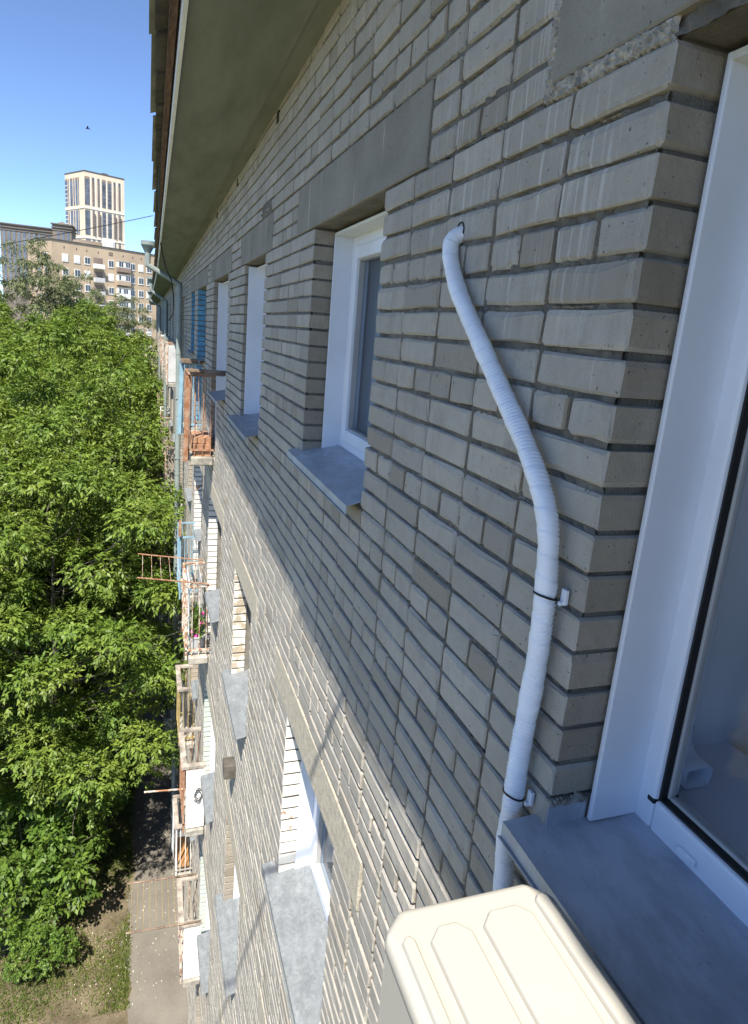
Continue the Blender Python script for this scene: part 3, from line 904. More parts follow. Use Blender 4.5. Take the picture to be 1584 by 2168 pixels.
# rafter board, sheathing boards and slate sheets, each sheet a piece
tb = MB()
for a, b_ in zip(sx_list[:-1], sx_list[1:]):
    tb.beam((a, soffit_y(a)+0.052, soffit_z(a)+0.095), (b_, soffit_y(b_)+0.052, soffit_z(b_)+0.095), 0.035, 0.05)
tb.build('eaves_board', M['timber_dark'], bld)
x = -5.8; r = random.Random(8)
while x < X_END:
    L = 0.62 + r.uniform(-.05, .05)
    y1 = roof_y(x)-0.028; z = soffit_z(x)+0.10
    MB().hexa([(x, -0.45, z+0.33), (x+L-.02, -0.45, z+0.33), (x+L-.02, y1, z+0.02), (x, y1, z+0.02), (x, -0.45, z+0.345), (x+L-.02, -0.45, z+0.345), (x+L-.02, y1, z+0.037), (x, y1, z+0.037)]).build('sheathing_board', M['sheathing'], bld)
    x += L
x = -5.8; i = 0
while x < X_END:
    L = 1.42; n = 42
    sh = MB(); off = 0.008*(i % 2) + r.uniform(0, .012); yo = r.uniform(-.006, .008)
    b = len(sh.v)
    for lay in (0, 1):
        for k in range(n+1):
            xx = x + (L+0.06)*k/n
            wv = 0.010*math.cos(2*math.pi*k/n*11)
            z = soffit_z(x+.7)+0.10+0.055+off+wv+lay*0.008
            y1 = roof_y(x+.7)+0.004+yo
            sh.v += [(xx, y1, z), (xx, -0.6, z+0.42)]
    for lay in (0, 1):
        for k in range(n):
            p = b+lay*(n+1)*2+2*k
            sh.f.append((p, p+2, p+3, p+1) if lay else (p, p+1, p+3, p+2)); sh.mi.append(0)
    for k in range(n):
        p = b+2*k; q = p+(n+1)*2
        sh.f.append((p, p+2, q+2, q)); sh.mi.append(0)
    sh.build('slate_sheet', M['slate'], bld)
    x += L; i += 1
rf = MB().poly([(-6, -0.55, 1.84), (X_END, -0.55, 1.5), (X_END, -6, 3.6), (-6, -6, 4.0)]).build('roof', M['slate'], bld)
bb = MB(); bb.box(-6, X_END, -11, -0.45, ground_z, ground_z+0.02); bb.box(X_END-.3, X_END, -11, -.42, ground_z, 1.2); bb.box(-6, X_END, -11, -10.7, ground_z, 1.5)
bb.build('rear_wall', M['farbrick'], bld)

# ---- small wall fittings
v = MB(); v.box(5.10, 5.24, -0.05, 0.10, -3.93, -3.80); v.build('vent_duct', M['sheathing'], bld, bevel=0.004)
for (hx, hz, hr) in ((4.33, 1.235, .030), (6.25, 1.20, .028), (8.05, 1.17, .028), (10.1, 1.13, .028)):
    MB().box(hx, hx+2*hr, -0.1, 0.0045, hz-0.035, hz+0.03).build('vent_gap', M['gasket'], bld)
# ================================================================== BALCONIES
def balcony(x0, x1, k, rail, bar, hand=None, dep=0.27, nfront=5, nside=3, height=0.95, panel=None, belt=True):
    zs = -1.555 - k*PITCH
    b = empty('balcony', ((x0+x1)/2, 0.1, zs-0.11), bld)
    sl_ = MB(); sl_.box(x0-0.05, x1+0.05, 0.008, dep-0.03, zs-0.10, zs)
    sl_.build('slab', M['concrete'], b, bevel=0.012, bseg=1)
    zt = zs+height
    t = 0.022
    for px, py in ((x0, dep), (x1, dep)):
        MB().beam((px, py, zs-0.05), (px, py, zt), t, t).build('post', M[bar], b)
    for px in (x0, x1):
        for i in range(nside):
            y = dep*(i+0.4)/(nside+0.2)
            MB().tube([(px, y, zs-0.0), (px, y, zt)], 0.0065, 6).build('bar', M[bar], b)
    for i in range(1, nfront):
        px = x0+(x1-x0)*i/nfront
        MB().tube([(px, dep, zs-0.03), (px, dep, zt)], 0.0065, 6).build('bar', M[bar], b)
    for z in ((zt, zs+0.08) if belt else (zt,)):
        for q in (((x0, 0.0, z), (x0, dep-t/2, z)), ((x1, 0.0, z), (x1, dep-t/2, z)), ((x0-t/2, dep, z), (x1+t/2, dep, z))):
            MB().beam(q[0], q[1], t, 0.022).build('rail', M[rail], b)
    if hand:
        w = 0.075
        for q in (((x0, 0.0, zt+.024), (x0, dep+w/2, zt+.024)), ((x1, 0.0, zt+.024), (x1, dep+w/2, zt+.024)), ((x0+w/2, dep, zt+.026), (x1-w/2, dep, zt+.026))):
            MB().beam(q[0], q[1], w, 0.034).build('handrail_board', M[hand], b)
    if panel:
        MB().box(x0-0.02, x0-0.012, 0.01, dep-0.03, zs+0.02, zt-0.03).build('side_panel', M[panel], b)
    return b, zs, zt

c1, c2 = (7.84, 8.66), (9.80, 10.55)
b5, zs, zt = balcony(*c1, 0, 'rust', 'rust', None, 0.29)
b5b, zs2, zt2 = balcony(*c2, 0, 'blue_paint', 'blue_paint', None, 0.27)
b4, zs4, zt4 = balcony(*c1, 1, 'rust_white', 'rust_white', None, 0.28)
b4b, _, _ = balcony(*c2, 1, 'blue_paint', 'blue_paint', None, 0.27)
b3, zs3, zt3 = balcony(*c1, 2, 'rust', 'rust', 'wood', 0.28, panel='white_paint')
b3b, zs3b, zt3b = balcony(*c2, 2, 'yellow_paint', 'yellow_paint', 'wood', 0.25)
b2, zs2_, zt2_ = balcony(*c1, 3, 'wood', 'rust_white', 'wood', 0.28, panel='white_paint')
b2b, zs2b, zt2b = balcony(*c2, 3, 'wood', 'white_paint', 'wood', 0.27)
for cx_ in (17.2, 21.6, 24.4, 31.0):
    for k in range(5):
        balcony(cx_, cx_+1.0, k, ['white_paint', 'steel_green', 'rust_white', 'wood', 'white_paint'][(k+int(cx_)) % 5], 'rust_white', None, 0.28, panel=['white_paint', None, 'cloth_grey', None, 'wood'][(k*2+int(cx_)) % 5])

# broad painted uprights of the two top balconies
MB().beam((7.80, 0.325, zs-0.05), (7.80, 0.30, zt-0.01), 0.055, 0.02).build('painted_upright', M['rust'], b5)
MB().beam((9.76, 0.31, zs2-0.05), (9.76, 0.285, zt2-0.01), 0.055, 0.02).build('painted_upright', M['blue_paint'], b5b)
MB().box(9.74, 9.78, 0.26, 0.30, zs2-PITCH+0.98, zs2-PITCH+1.22).build('painted_upright', M['rust'], b4b)

# ---- planks across the top balconies' rails
def plank_stack(x, z, n, y0, y1, label, mat):
    st = empty('plank_stack', (x, (y0+y1)/2, z)); tag(st, label, 'planks')
    r = random.Random(int(x*10))
    for i in range(n):
        lay = i // 3; c = i % 3
        xx = x + (c-1)*0.085 + r.uniform(-.01, .01); zz = z + 0.014 + lay*0.028
        MB().beam((xx+r.uniform(-.03, .03), y0+r.uniform(-.05, .05), zz), (xx+r.uniform(-.03, .03), y1+r.uniform(-.03, .03), zz+r.uniform(0, .004)), 0.078, 0.026).build('plank', M[mat], st)
    return st
plank_stack(7.82, zt+0.014, 5, -0.13, 0.30, 'weathered planks resting across the rusty top balcony rail', 'wood_brown')
plank_stack(9.82, zt2+0.014, 5, -0.10, 0.30, 'weathered planks resting across the light blue top balcony rail', 'wood_brown')
# ---- bricks piled on the rusty balcony
bp = empty('brick_pile', (8.15, 0.12, zs)); tag(bp, 'pile of orange clay bricks on the rusty top balcony floor', 'bricks')
r = random.Random(12)
for i in range(14):
    lay = i // 5; c = i % 5
    x = 7.92 + c*0.13 + r.uniform(-.02, .02) + lay*0.03; z = zs + 0.035 + lay*0.07
    a = r.uniform(-.3, .3)
    MB().beam((x-0.06*math.sin(a), 0.02+r.uniform(0, .02), z), (x+0.06*math.sin(a), 0.23, z+r.uniform(-.002, .01)), 0.12, 0.065).build('brick', M['redbrick'], bp)

# ---- drying rack arms and laundry
def rack(b_x0, b_x1, z, y1, label, armm, n=5, tilt=0.10, rod='rust_white', cat='drying rack', ar=0.0095):
    rk = empty('drying_rack', ((b_x0+b_x1)/2, 0.3, z)); tag(rk, label, cat, 'clothes drying racks on the balconies')
    for x in (b_x0, b_x1):
        MB().tube([(x, 0.02, z), (x, y1, z+tilt)], ar, 6).build('arm', M[armm], rk)
    for i in range(n):
        y = 0.36+(y1-0.42)*i/(n-1)
        zz = z+tilt*(y-0.02)/(y1-0.02)
        mid = ((b_x0+b_x1)/2, y, zz-0.025)
        MB().tube([(b_x0, y, zz), mid, (b_x1, y, zz)], 0.0032, 5).build('line', M[rod], rk)
    return rk
rack(c1[0]-0.02, c1[1]+0.02, zt4-0.02+0.05, 0.86, 'rusty clothes drying rack jutting over the trees from the flower balcony', 'rust', 5, 0.12, 'rust_white')
rack(c1[0]-0.02, c1[1]+0.02, zt2_+0.06, 1.02, 'dark clothes drying rack with yellow lines above the asphalt', 'wood_brown', 8, 0.05, 'yellow_paint', ar=0.014)
pl_ = MB().tube([(7.95, 0.25, zt3-0.40), (7.95, 0.78, zt3-0.36)], 0.012, 6).build('laundry_pole', M['rust_white'])
tag(pl_, 'single thin rusty pole sticking out below the white panelled balcony rail', 'pole')

def cloth(name, label, x0, x1, y, z1, z0, mat, amp=0.03, dy=0.0, nx=16, nz=10, seed=1):
    r = random.Random(seed); mbx = MB(); ph = r.uniform(0, 6)
    for i in range(nx+1):
        for k in range(nz+1):
            u, t = i/nx, k/nz
            mbx.v.append((x0+(x1-x0)*u, y+dy*t+amp*math.sin(u*9+ph)*t, z1+(z0-z1)*t*(1-0.10*math.sin(u*5+ph))))
    for i in range(nx):
        for k in range(nz):
            a = i*(nz+1)+k; mbx.f.append((a, a+nz+1, a+nz+2, a+1)); mbx.mi.append(0)
    o = mbx.build(name, M[mat], smooth=True)
    so_ = o.modifiers.new('solid', 'SOLIDIFY'); so_.thickness = 0.004
    tag(o, label, 'laundry'); return o
cloth('towel', 'white towel hung over the flower balcony rail', 7.95, 8.5, 0.245, zt4+0.02, zt4-0.75, 'cloth', 0.02, seed=2)
cloth('sheet', 'grey sheet hung inside the flower balcony by the wall', 8.05, 8.55, 0.09, zt4+0.0, zt4-0.45, 'cloth_grey', 0.03, seed=5)
cloth('tarpaulin', 'grey sheet bundled inside the ochre railed balcony', 9.9, 10.5, 0.20, zt3b-0.05, zt3b-0.85, 'cloth_grey', 0.05, -0.08, seed=8)
cloth('bed_sheet', 'long white sheet hanging outside the balcony with the orange plank', 9.9, 10.5, 0.31, zt2b+0.0, zt2b-0.75, 'cloth', 0.02, seed=11)
MB_o = MB().beam((9.83, 0.14, zs2b+0.12), (10.52, 0.14, zs2b+0.12), 0.18, 0.03).build('orange_plank', M['orange']); tag(MB_o, 'bright orange board lying across the lowest seen far balcony', 'plank')

# ---- flower bucket
fb = empty('flower_pot', (7.98, 0.14, zs4)); tag(fb, 'grey bucket of pink flowering petunias on the white railed balcony', 'flower pot')
MB().lathe((7.98, 0.14, zs4), [(0.075, 0), (0.10, 0.21), (0.108, 0.215), (0.108, 0.23), (0.095, 0.23), (0.09, 0.20)], 18).build('bucket', M['pot'], fb, auto=40)
lv = []
for i in range(520):
    a = NR.uniform(0, 6.28); rr = abs(NR.normal(0, 0.085)); h = NR.uniform(0.2, 0.62)
    c = np.array([7.98+rr*math.cos(a)*.9, 0.14+rr*math.sin(a)*.8, zs4+h])
    d = NR.normal(size=3); d /= np.linalg.norm(d); e = np.cross(d, NR.normal(size=3)); e /= np.linalg.norm(e)
    s_ = NR.uniform(0.016, 0.03)
    lv += [c-d*s_, c+e*s_*.5, c+d*s_, c-e*s_*.5]
lv = np.array(lv) - np.array([7.98, 0.14, zs4])
me = np_mesh('foliage', lv, 4); me.materials.append(M['leaf_dark']); o = bpy.data.objects.new('foliage', me); COL.objects.link(o); o.parent = fb
for i, (dx, dy, dz) in enumerate([(-.06, -.05, .40), (-.04, .06, .30), (.02, -.07, .50), (-.07, 0.02, .25)]):
    f = MB(); c = Vector((7.98+dx, 0.14+dy, zs4+dz)); n = Vector((-0.8, .3, .5)).normalized(); u = n.orthogonal().normalized(); w = n.cross(u)
    for k in range(5):
        a = k*1.2566; d = u*math.cos(a)+w*math.sin(a); p = u*math.cos(a+1.57)+w*math.sin(a+1.57)
        f.poly([c, c+d*.018-p*.012, c+d*.032+n*.004, c+d*.018+p*.012])
    f.build('flower', M['petal'], fb)

# ---- loops of wire at the white panelled balcony
cw = MB(); pts = []
for i in range(60):
    a = i*0.31; pts.append((7.79+0.01*math.sin(i), 0.07+0.05*math.cos(a)+i*.0006, zt3-0.36+0.075*math.sin(a)-i*.0012))
cw.tube(pts, 0.005, 5)
tag(cw.build('wire_coil', M['black'], smooth=True), 'coil of dark wire hung in front of the white balcony panel', 'wire')

# ================================================================== DOWNPIPES
def downpipe(x, scale_label, y_out, z_top):
    d = empty('downpipe', (x, 0.13, ground_z+0.25)); tag(d, scale_label, 'downpipe', 'rainwater downpipes along the facade')
    r_ = 0.057
    zg = z_top
    MB().lathe((x, y_out, zg-0.19), [(0.06, 0), (0.125, 0.13), (0.13, 0.135), (0.13, 0.21), (0.12, 0.21), (0.06, 0.02)], 20).build('funnel', M['steel_green'], d, auto=35)
    MB().tube([(x, y_out, zg-0.19), (x, y_out, zg-0.42), (x, 0.14, zg-0.72), (x, 0.14, zg-0.80)], r_, 16).build('offset_bend', M['steel_green'], d, auto=30)
    z = zg-0.78
    while z > ground_z+0.3:
        z2 = max(z-1.25, ground_z+0.25)
        MB().lathe((x, 0.14, z2), [(r_-0.002, 0), (r_-0.002, z-z2-.06), (r_+0.004, z-z2-.055), (r_+0.004, z-z2)], 16).build('pipe', M['steel_green'], d, auto=35)
        MB().box(x-0.062, x+0.062, -0.02, 0.2, z2+0.3, z2+0.315).build('clamp', M['steel_green'], d)
        z = z2
    return d
downpipe(14.1, 'nearest grey green rainwater downpipe with funnel below the roof edge', 0.735, 1.39)
downpipe(24.0, 'second grey green rainwater downpipe farther along the facade', 0.62, 1.27)
downpipe(36.0, 'third and farthest rainwater downpipe along the facade', 0.62, 1.25)

# ---- black cable drooping from the eaves
cb = MB().tube([(6.2, 0.63, 1.35), (7.5, 0.635, 1.30), (9.5, 0.60, 1.27), (11.0, 0.575, 1.25), (11.5, 0.561, 1.24), (11.5, 0.52, 1.0), (11.5, 0.459, 0.757), (11.5, 0.38, 0.60), (11.5, 0.35, 0.42), (11.5, 0.338, 0.185), (11.5, 0.36, 0.06), (11.5, 0.409, -0.03)], 0.011, 6).build('cable', M['black'], smooth=True)
tag(cb, 'black cable running under the roof edge and drooping in front of the wall', 'cable')
MB().tube([(-0.1, -0.55, 1.7), (-0.1, -0.55, 2.95)], 0.025, 8).build('roof_mast', M['steel_green'], bld)
sc_ = MB().tube([(-0.1, -0.55, 2.86), (-0.1, 1.02, 2.567), (-0.1, 1.85, 2.41), (-0.1, 6.0, 1.75), (-0.1, 14.0, 1.2)], 0.017, 6).build('service_cable', M['black'], smooth=True)
tag(sc_, 'black service cable whose thin shadow falls across the sunlit lower wall', 'cable')
def span(name, a, b_, sag, rad, label):
    a = Vector(a); b_ = Vector(b_)
    pts = [a.lerp(b_, i/24) - Vector((0, 0, sag*4*(i/24)*(1-i/24))) for i in range(25)]
    o = MB().tube(pts, rad, 5).build(name, M['black']); tag(o, label, 'cable'); return o
span('overhead_wire', (60, 24, 0.9), (60, 0.3, 8.0), 0.25, 0.028, 'thin overhead wire crossing the sky in front of the tower')

# ================================================================== WRAPPED PIPE
def catmull(P, n=14):
    P = [Vector(p) for p in P]; P = [P[0]*2-P[1]] + P + [P[-1]*2-P[-2]]
    out = []
    for i in range(1, len(P)-2):
        for k in range(n):
            t = k/n; a, b_, c, d = P[i-1:i+3]
            out.append(0.5*((2*b_)+(c-a)*t+(2*a-5*b_+4*c-d)*t*t+(-a+3*b_-3*c+d)*t**3))
    out.append(P[-2]); return out
ctrl = [(1.598, -0.06, 0.270), (1.600, -0.012, 0.268), (1.603, 0.018, 0.252), (1.592, 0.027, 0.215), (1.560, 0.028, 0.168), (1.515, 0.028, 0.118), (1.442, 0.029, 0.060), (1.370, 0.030, 0.005), (1.298, 0.030, -0.052), (1.226, 0.031, -0.107), (1.132, 0.032, -0.180),
        (1.054, 0.033, -0.252), (1.009, 0.033, -0.318), (0.991, 0.033, -0.390), (0.983, 0.032, -0.470), (0.980, 0.031, -0.58), (0.985, 0.031, -0.69), (0.990, 0.031, -0.80), (0.990, 0.031, -0.90), (0.988, 0.034, -0.99), (0.968, 0.040, -1.07), (0.925, 0.06, -1.18), (0.85, 0.12, -1.24)]
pa = catmull(ctrl, 16)
# resample evenly
ps = [pa[0]]; acc = 0
for a, b_ in zip(pa[:-1], pa[1:]):
    L = (b_-a).length; k = 0
    while acc + (L-k) >= 0.002:
        k += 0.002-acc; ps.append(a.lerp(b_, min(1, k/L))); acc = 0
    acc += L-k
wp = MB(); n = 40
u = None; rr = random.Random(21)
t0 = (ps[1]-ps[0]).normalized(); u = t0.orthogonal().normalized()
wr = [rr.uniform(0, 6.28) for _ in range(8)]
sarc = 0
for i, p in enumerate(ps):
    t = (ps[min(i+1, len(ps)-1)]-ps[max(i-1, 0)]).normalized()
    u = (u-t*u.dot(t)).normalized(); w = t.cross(u)
    sarc = i*0.002
    for k in range(n):
        a = 2*math.pi*k/n
        turn = (sarc/0.042 + a/(2*math.pi)) % 1.0        # overlapping helical tape
        rad = 0.0198 + 0.0013*(1-turn)
        rid = math.sin(sarc*700+1.6*math.sin(2*a+wr[0]+sarc*11)+sarc*40)
        rad += (0.0012 if p.z < -0.45 else 0.0007)*rid*max(0.15, 0.5+0.7*math.sin(a+wr[1]+1.3*math.sin(sarc*8)))
        rad += 0.0006*math.sin(3*a+sarc*9+wr[2]) + 0.0005*math.sin(2*a-sarc*31+wr[3]) + 0.0005*math.sin(sarc*55+wr[4])
        for zt_ in (-0.452, -0.893):
            if p.z < 0.1: rad -= 0.0016*math.exp(-((p.z-zt_)/0.006)**2)
        wp.v.append(tuple(p+(u*math.cos(a)+w*math.sin(a))*rad))
for i in range(len(ps)-1):
    for k in range(n):
        k2 = (k+1) % n
        wp.f.append((i*n+k, i*n+k2, (i+1)*n+k2, (i+1)*n+k)); wp.mi.append(0)
def tape_mat():
    t = NT('white_wrapping_tape'); v = t.coord()
    a = t.noise(v, 14, 4); b = t.noise(t.coord((1, 1, 5)), 70, 4, 0.6)
    col = t.ramp(a, [(0.3, (0.72, 0.76, 0.84)), (0.7, (0.82, 0.855, 0.92))])
    col = t.mix(t.ramp(b, [(0.6, 0.0), (0.8, 0.25)]), col, (0.45, 0.47, 0.50))
    t.bsdf(col, 0.42, 0, t.bump(b, 0.35, 0.003), 0.5); return t.m
M['tape'] = tape_mat()
pipe = empty('wrapped_pipe', (0.99, 0.03, -1.24)); tag(pipe, 'white tape wrapped refrigerant pipe running down the brick wall to the unit', 'pipe')
wp.build('tape_wrapping', M['tape'], pipe, smooth=True)
def tie_at(zc):
    p = min((q for q in ps if q.z < 0.1), key=lambda q: abs(q.z-zc))
    i = ps.index(p); t = (ps[i+1]-ps[i-1]).normalized()
    tilt = (t+Vector((0.0, 0.28, 0))).normalized()
    u_ = tilt.orthogonal().normalized(); w_ = tilt.cross(u_)
    pts = [p+(u_*math.cos(a)+w_*math.sin(a))*0.0222 for a in [2*math.pi*k/36 for k in range(37)]]
    MB().tube(pts, 0.0022, 6).build('cable_tie', M['black'], pipe, smooth=True)
    c = MB(); c.box(p.x-0.034, p.x-0.019, 0.004, 0.012, p.z-0.008, p.z+0.022); c.box(p.x-0.030, p.x-0.022, 0.011, 0.019, p.z-0.010, p.z-0.002)
    c.build('clip_base', M['pvc'], pipe, bevel=0.0015)
tie_at(-0.452); tie_at(-0.893)
# drilled hole with a ragged rim where the pipe enters
hr_ = MB().lathe((1.600, 0.0, 0.274), [(0.0215, -0.05), (0.0215, 0.0034), (0.018, 0.0034), (0.018, -0.05)], 24, 'y', cap=False).build('drill_hole', M['gasket'], pipe)

# ================================================================== AIR CONDITIONER
AX0, AX1, AY0, AY1, AZT = -0.04, 0.752, 0.122, 0.418, -0.85
ac = empty('air_conditioner', ((AX0+AX1)/2, (AY0+AY1)/2, -1.42)); tag(ac, 'cream outdoor air conditioner unit just below the window sill', 'air conditioner')
c = 0.035
def octa(mbx, x0, x1, y0, y1, z0, z1, c, inset=0.0):
    o_ = [(x0+c, y0), (x1-c, y0), (x1, y0+c), (x1, y1-c), (x1-c, y1), (x0+c, y1), (x0, y1-c), (x0, y0+c)]
    cx_, cy_ = (x0+x1)/2, (y0+y1)/2
    o2 = [(cx_+(x-cx_)*(1-2*inset/(x1-x0)), cy_+(y-cy_)*(1-2*inset/(y1-y0))) for x, y in o_]
    b = len(mbx.v)
    mbx.v += [(x, y, z0) for x, y in o_] + [(x, y, z1) for x, y in o2]
    mbx.f.append(tuple(b+i for i in range(7, -1, -1))); mbx.mi.append(0); mbx.f.append(tuple(b+8+i for i in range(8))); mbx.mi.append(0)
    for i in range(8):
        k = (i+1) % 8; mbx.f.append((b+i, b+k, b+8+k, b+8+i)); mbx.mi.append(0)
bd = MB(); octa(bd, AX0+.004, AX1-.004, AY0+.004, AY1-.004, -1.40, AZT-0.02, c)
bd.build('casing', M['ac'], ac, bevel=0.006, bseg=3, auto=35)
tp = MB(); octa(tp, AX0, AX1, AY0, AY1, AZT-0.030, AZT, c, 0.003)
tp.build('top_cover', M['ac'], ac, bevel=0.012, bseg=4, auto=50)
W = AY1-AY0
for (f0, f1, xe) in ((0.06, 0.15, 0.035), (0.20, 0.50, 0.045), (0.56, 0.80, 0.05), (0.86, 0.94, 0.055)):
    y0, y1 = AY0+W*f0, AY0+W*f1
    pdm = MB(); octa(pdm, AX0+0.03, AX1-xe, y0, y1, AZT-0.004, AZT+0.009, min(0.02, (y1-y0)*.3), 0.003)
    pdm.build('embossed_pad', M['ac'], ac, bevel=0.0025, bseg=2, auto=50)
for x in (0.05, 0.35, 0.66):
    MB().lathe((x, AY0+0.004, AZT-0.022), [(0.004, 0), (0.004, -0.003)], 10, 'y').build('screw', M['zinc'], ac)
gr = MB()
for k in range(9):
    r0 = 0.025+k*0.022
    pts = [(0.25+r0*math.cos(a), AY1+0.006, -1.13+r0*math.sin(a)) for a in [2*math.pi*i/32 for i in range(33)]]
    gr.tube(pts, 0.0025, 5, cap=False)
for k in range(12):
    a = k*math.pi/6; gr.tube([(0.25, AY1+.006, -1.13), (0.25+0.21*math.cos(a), AY1+.006, -1.13+.21*math.sin(a))], 0.003, 5)
gr.build('fan_grille', M['ac'], ac)
MB().lathe((0.25, AY1-0.0005, -1.13), [(0.215, 0), (0.215, 0.003)], 32, 'y').build('fan_opening', M['grille'], ac)
for x in (0.08, 0.62):
    b = MB(); b.box(x-.02, x+.02, 0.001, AY1+.02, -1.44, -1.402); b.box(x-.02, x+.02, 0.001, 0.02, -1.75, -1.44); b.beam((x, 0.01, -1.72), (x, AY1-.05, -1.435), .03, .01)
    b.build('bracket', M['white_paint'], ac)

# ---- white duct elbow lying inside the window
el = MB(); n = 14
prof = []
ec = Vector((0.995, -0.372, -0.862))
for i in range(n+1):
    t = i/n; a = t*math.pi/2
    p = ec + Vector((-0.055*(1-math.cos(a))*1.0, 0.0, 0.0)) + Vector((0, 0, 0.055*(1-math.sin(a))))
    prof.append(p)
def rect_sweep(mbx, pts, w, h):
    b = len(mbx.v)
    for i, p in enumerate(pts):
        t = (pts[min(i+1, len(pts)-1)]-pts[max(0, i-1)]).normalized(); s_ = Vector((0, 1, 0)); q = t.cross(s_).normalized()
        for k in range(20):
            a = 2*math.pi*k/20; ca, sa = math.cos(a), math.sin(a)
            e = 0.45
            mbx.v.append(tuple(p + s_*(math.copysign(abs(ca)**e, ca)*w/2) + q*(math.copysign(abs(sa)**e, sa)*h/2)))
    for i in range(len(pts)-1):
        for k in range(20):
            k2 = (k+1) % 20; mbx.f.append((b+i*20+k, b+i*20+k2, b+(i+1)*20+k2, b+(i+1)*20+k)); mbx.mi.append(0)
rect_sweep(el, [ec+Vector((0.0, 0, 0.075))] + prof + [ec+Vector((-0.085, 0, 0))], 0.075, 0.05)
eo = el.build('duct_elbow', M['pvc'], smooth=True)
so_ = eo.modifiers.new('solid', 'SOLIDIFY'); so_.thickness = 0.003
tag(eo, 'white plastic duct elbow lying on the inner sill behind the window pane', 'duct elbow')

# ================================================================== TREES
def leaf_cloud(seed, clumps, per, leaf, wl, droop, nleaf=5, flat=0.75):
    """clumps: array (n,4) centre+radius, local coordinates; returns quad vertices"""
    g_ = np.random.default_rng(seed)
    C = np.repeat(clumps[:, :3], per, 0); Rr = np.repeat(clumps[:, 3], per)
    N = len(C)
    d = g_.normal(size=(N, 3)); d[:, 2] = d[:, 2]*0.8+0.45; d /= np.linalg.norm(d, axis=1)[:, None]
    rad = Rr*(0.30+0.72*g_.random(N)**0.7)
    base = C + d*rad[:, None]*np.array([1, 1, flat])
    s = d.copy(); s[:, 2] -= droop*(0.5+g_.random(N)); s += g_.normal(size=(N, 3))*0.35; s /= np.linalg.norm(s, axis=1)[:, None]
    side = np.cross(s, np.array([0, 0, 1.0])); side /= (np.linalg.norm(side, axis=1)[:, None]+1e-6)
    out = []
    for q in range(nleaf):
        pos = base + s*(leaf*(0.35*(q//2)+0.1))[..., None] if np.ndim(leaf) else base + s*leaf*(0.55*(q//2))
        sg = 0.0 if q == nleaf-1 else (1.0 if q % 2 else -1.0)
        ld = s + side*sg*0.95 + g_.normal(size=(N, 3))*0.25
        ld[:, 2] -= droop*0.4
        ld /= np.linalg.norm(ld, axis=1)[:, None]
        up = np.array([0, 0, 1.0]) + g_.normal(size=(N, 3))*0.45 + d*0.4
        wd = np.cross(ld, up); wd /= (np.linalg.norm(wd, axis=1)[:, None]+1e-6)
        nn = np.cross(wd, ld)
        L = leaf*(0.7+0.6*g_.random(N))[:, None]; Wd = L*wl
        a = pos; tip = pos+ld*L - nn*L*0.12; mid = pos+ld*L*0.42
        quad = np.stack([a, mid+wd*Wd+nn*L*0.06, tip, mid-wd*Wd+nn*L*0.06], 1)
        out.append(quad.reshape(-1, 3))
    return np.concatenate(out)

def tree_proto(name, seed, height, crown_r, crown_z0, nclump, per, leaf, wl, droop, lm, bm_, label, nleaf=5, cl=(0.42, 0.98)):
    g_ = np.random.default_rng(seed)
    root = empty(name, (0, 0, ground_z))
    cz = (crown_z0+height)/2; hz = (height-crown_z0)/2
    cl_ = []
    tries = 0
    while len(cl_) < nclump and tries < 20000:
        tries += 1
        p = g_.normal(size=3); p /= np.linalg.norm(p); rr = 0.40+0.66*g_.random()**0.5
        lob = 1+0.22*math.sin(3*math.atan2(p[1], p[0])+seed)+0.20*math.sin(5*p[2]*2+seed*2)
        q = np.array([p[0]*crown_r*rr*lob, p[1]*crown_r*rr*lob, cz+p[2]*hz*rr*(0.9+0.18*math.sin(2.3*p[0]*3+seed)*math.cos(2.9*p[1]*3))])
        r_ = g_.uniform(*cl)
        if q[2] < crown_z0*0.8: continue
        if any(np.linalg.norm(q-c_[:3]) < 0.97*(r_+c_[3]) for c_ in cl_): continue
        cl_.append(np.array([q[0], q[1], q[2], r_]))
    cl_ = np.array(cl_)
    # trunk and limbs
    t = MB(); top = height*0.82
    lean = g_.normal(size=2)*0.25
    tp_ = [(lean[0]*(k/6)**1.5+0.06*math.sin(k*2+seed), lean[1]*(k/6)**1.5, top*k/6) for k in range(7)]
    tr0 = 0.035*height**0.75*0.62
    t.tube([(p[0], p[1], p[2]-0.1) for p in tp_], [tr0*(1-0.86*k/6) for k in range(7)], 9)
    for c_ in cl_[::2]:
        hgt = max(0.22*height, min(top*0.95, c_[2]-np.hypot(c_[0], c_[1])*0.7))
        k = min(5, int(hgt/top*6)); f_ = hgt/top*6-k
        st = Vector(tp_[k]).lerp(Vector(tp_[k+1]), f_); en = Vector(c_[:3])
        m1 = st.lerp(en, 0.5)+Vector((0, 0, -0.06*(en-st).length+0.1*g_.normal())) + Vector(g_.normal(size=3)*0.08)
        r0 = max(0.012, tr0*0.34*(1-hgt/height))
        t.tube([st, m1, en, en+(en-m1).normalized()*c_[3]*0.6], [r0, r0*0.7, r0*0.35, 0.005], 6)
        for q in range(3):
            e2 = en+Vector(g_.normal(size=3)*c_[3]*0.8); t.tube([m1.lerp(en, 0.6), m1.lerp(e2, 0.8), e2], [r0*0.35, r0*0.22, 0.004], 4)
    t.v = [(x, y, z+ground_z) for x, y, z in t.v]
    t.build('trunk', M[bm_], root, smooth=True)
    L = leaf_cloud(seed+50, cl_, per, leaf, wl, droop, nleaf)
    me = np_mesh('crown', L, 4); me.materials.append(M[lm])
    o = bpy.data.objects.new('crown', me); COL.objects.link(o); o.parent = root
    tag(root, label, 'tree')
    return root

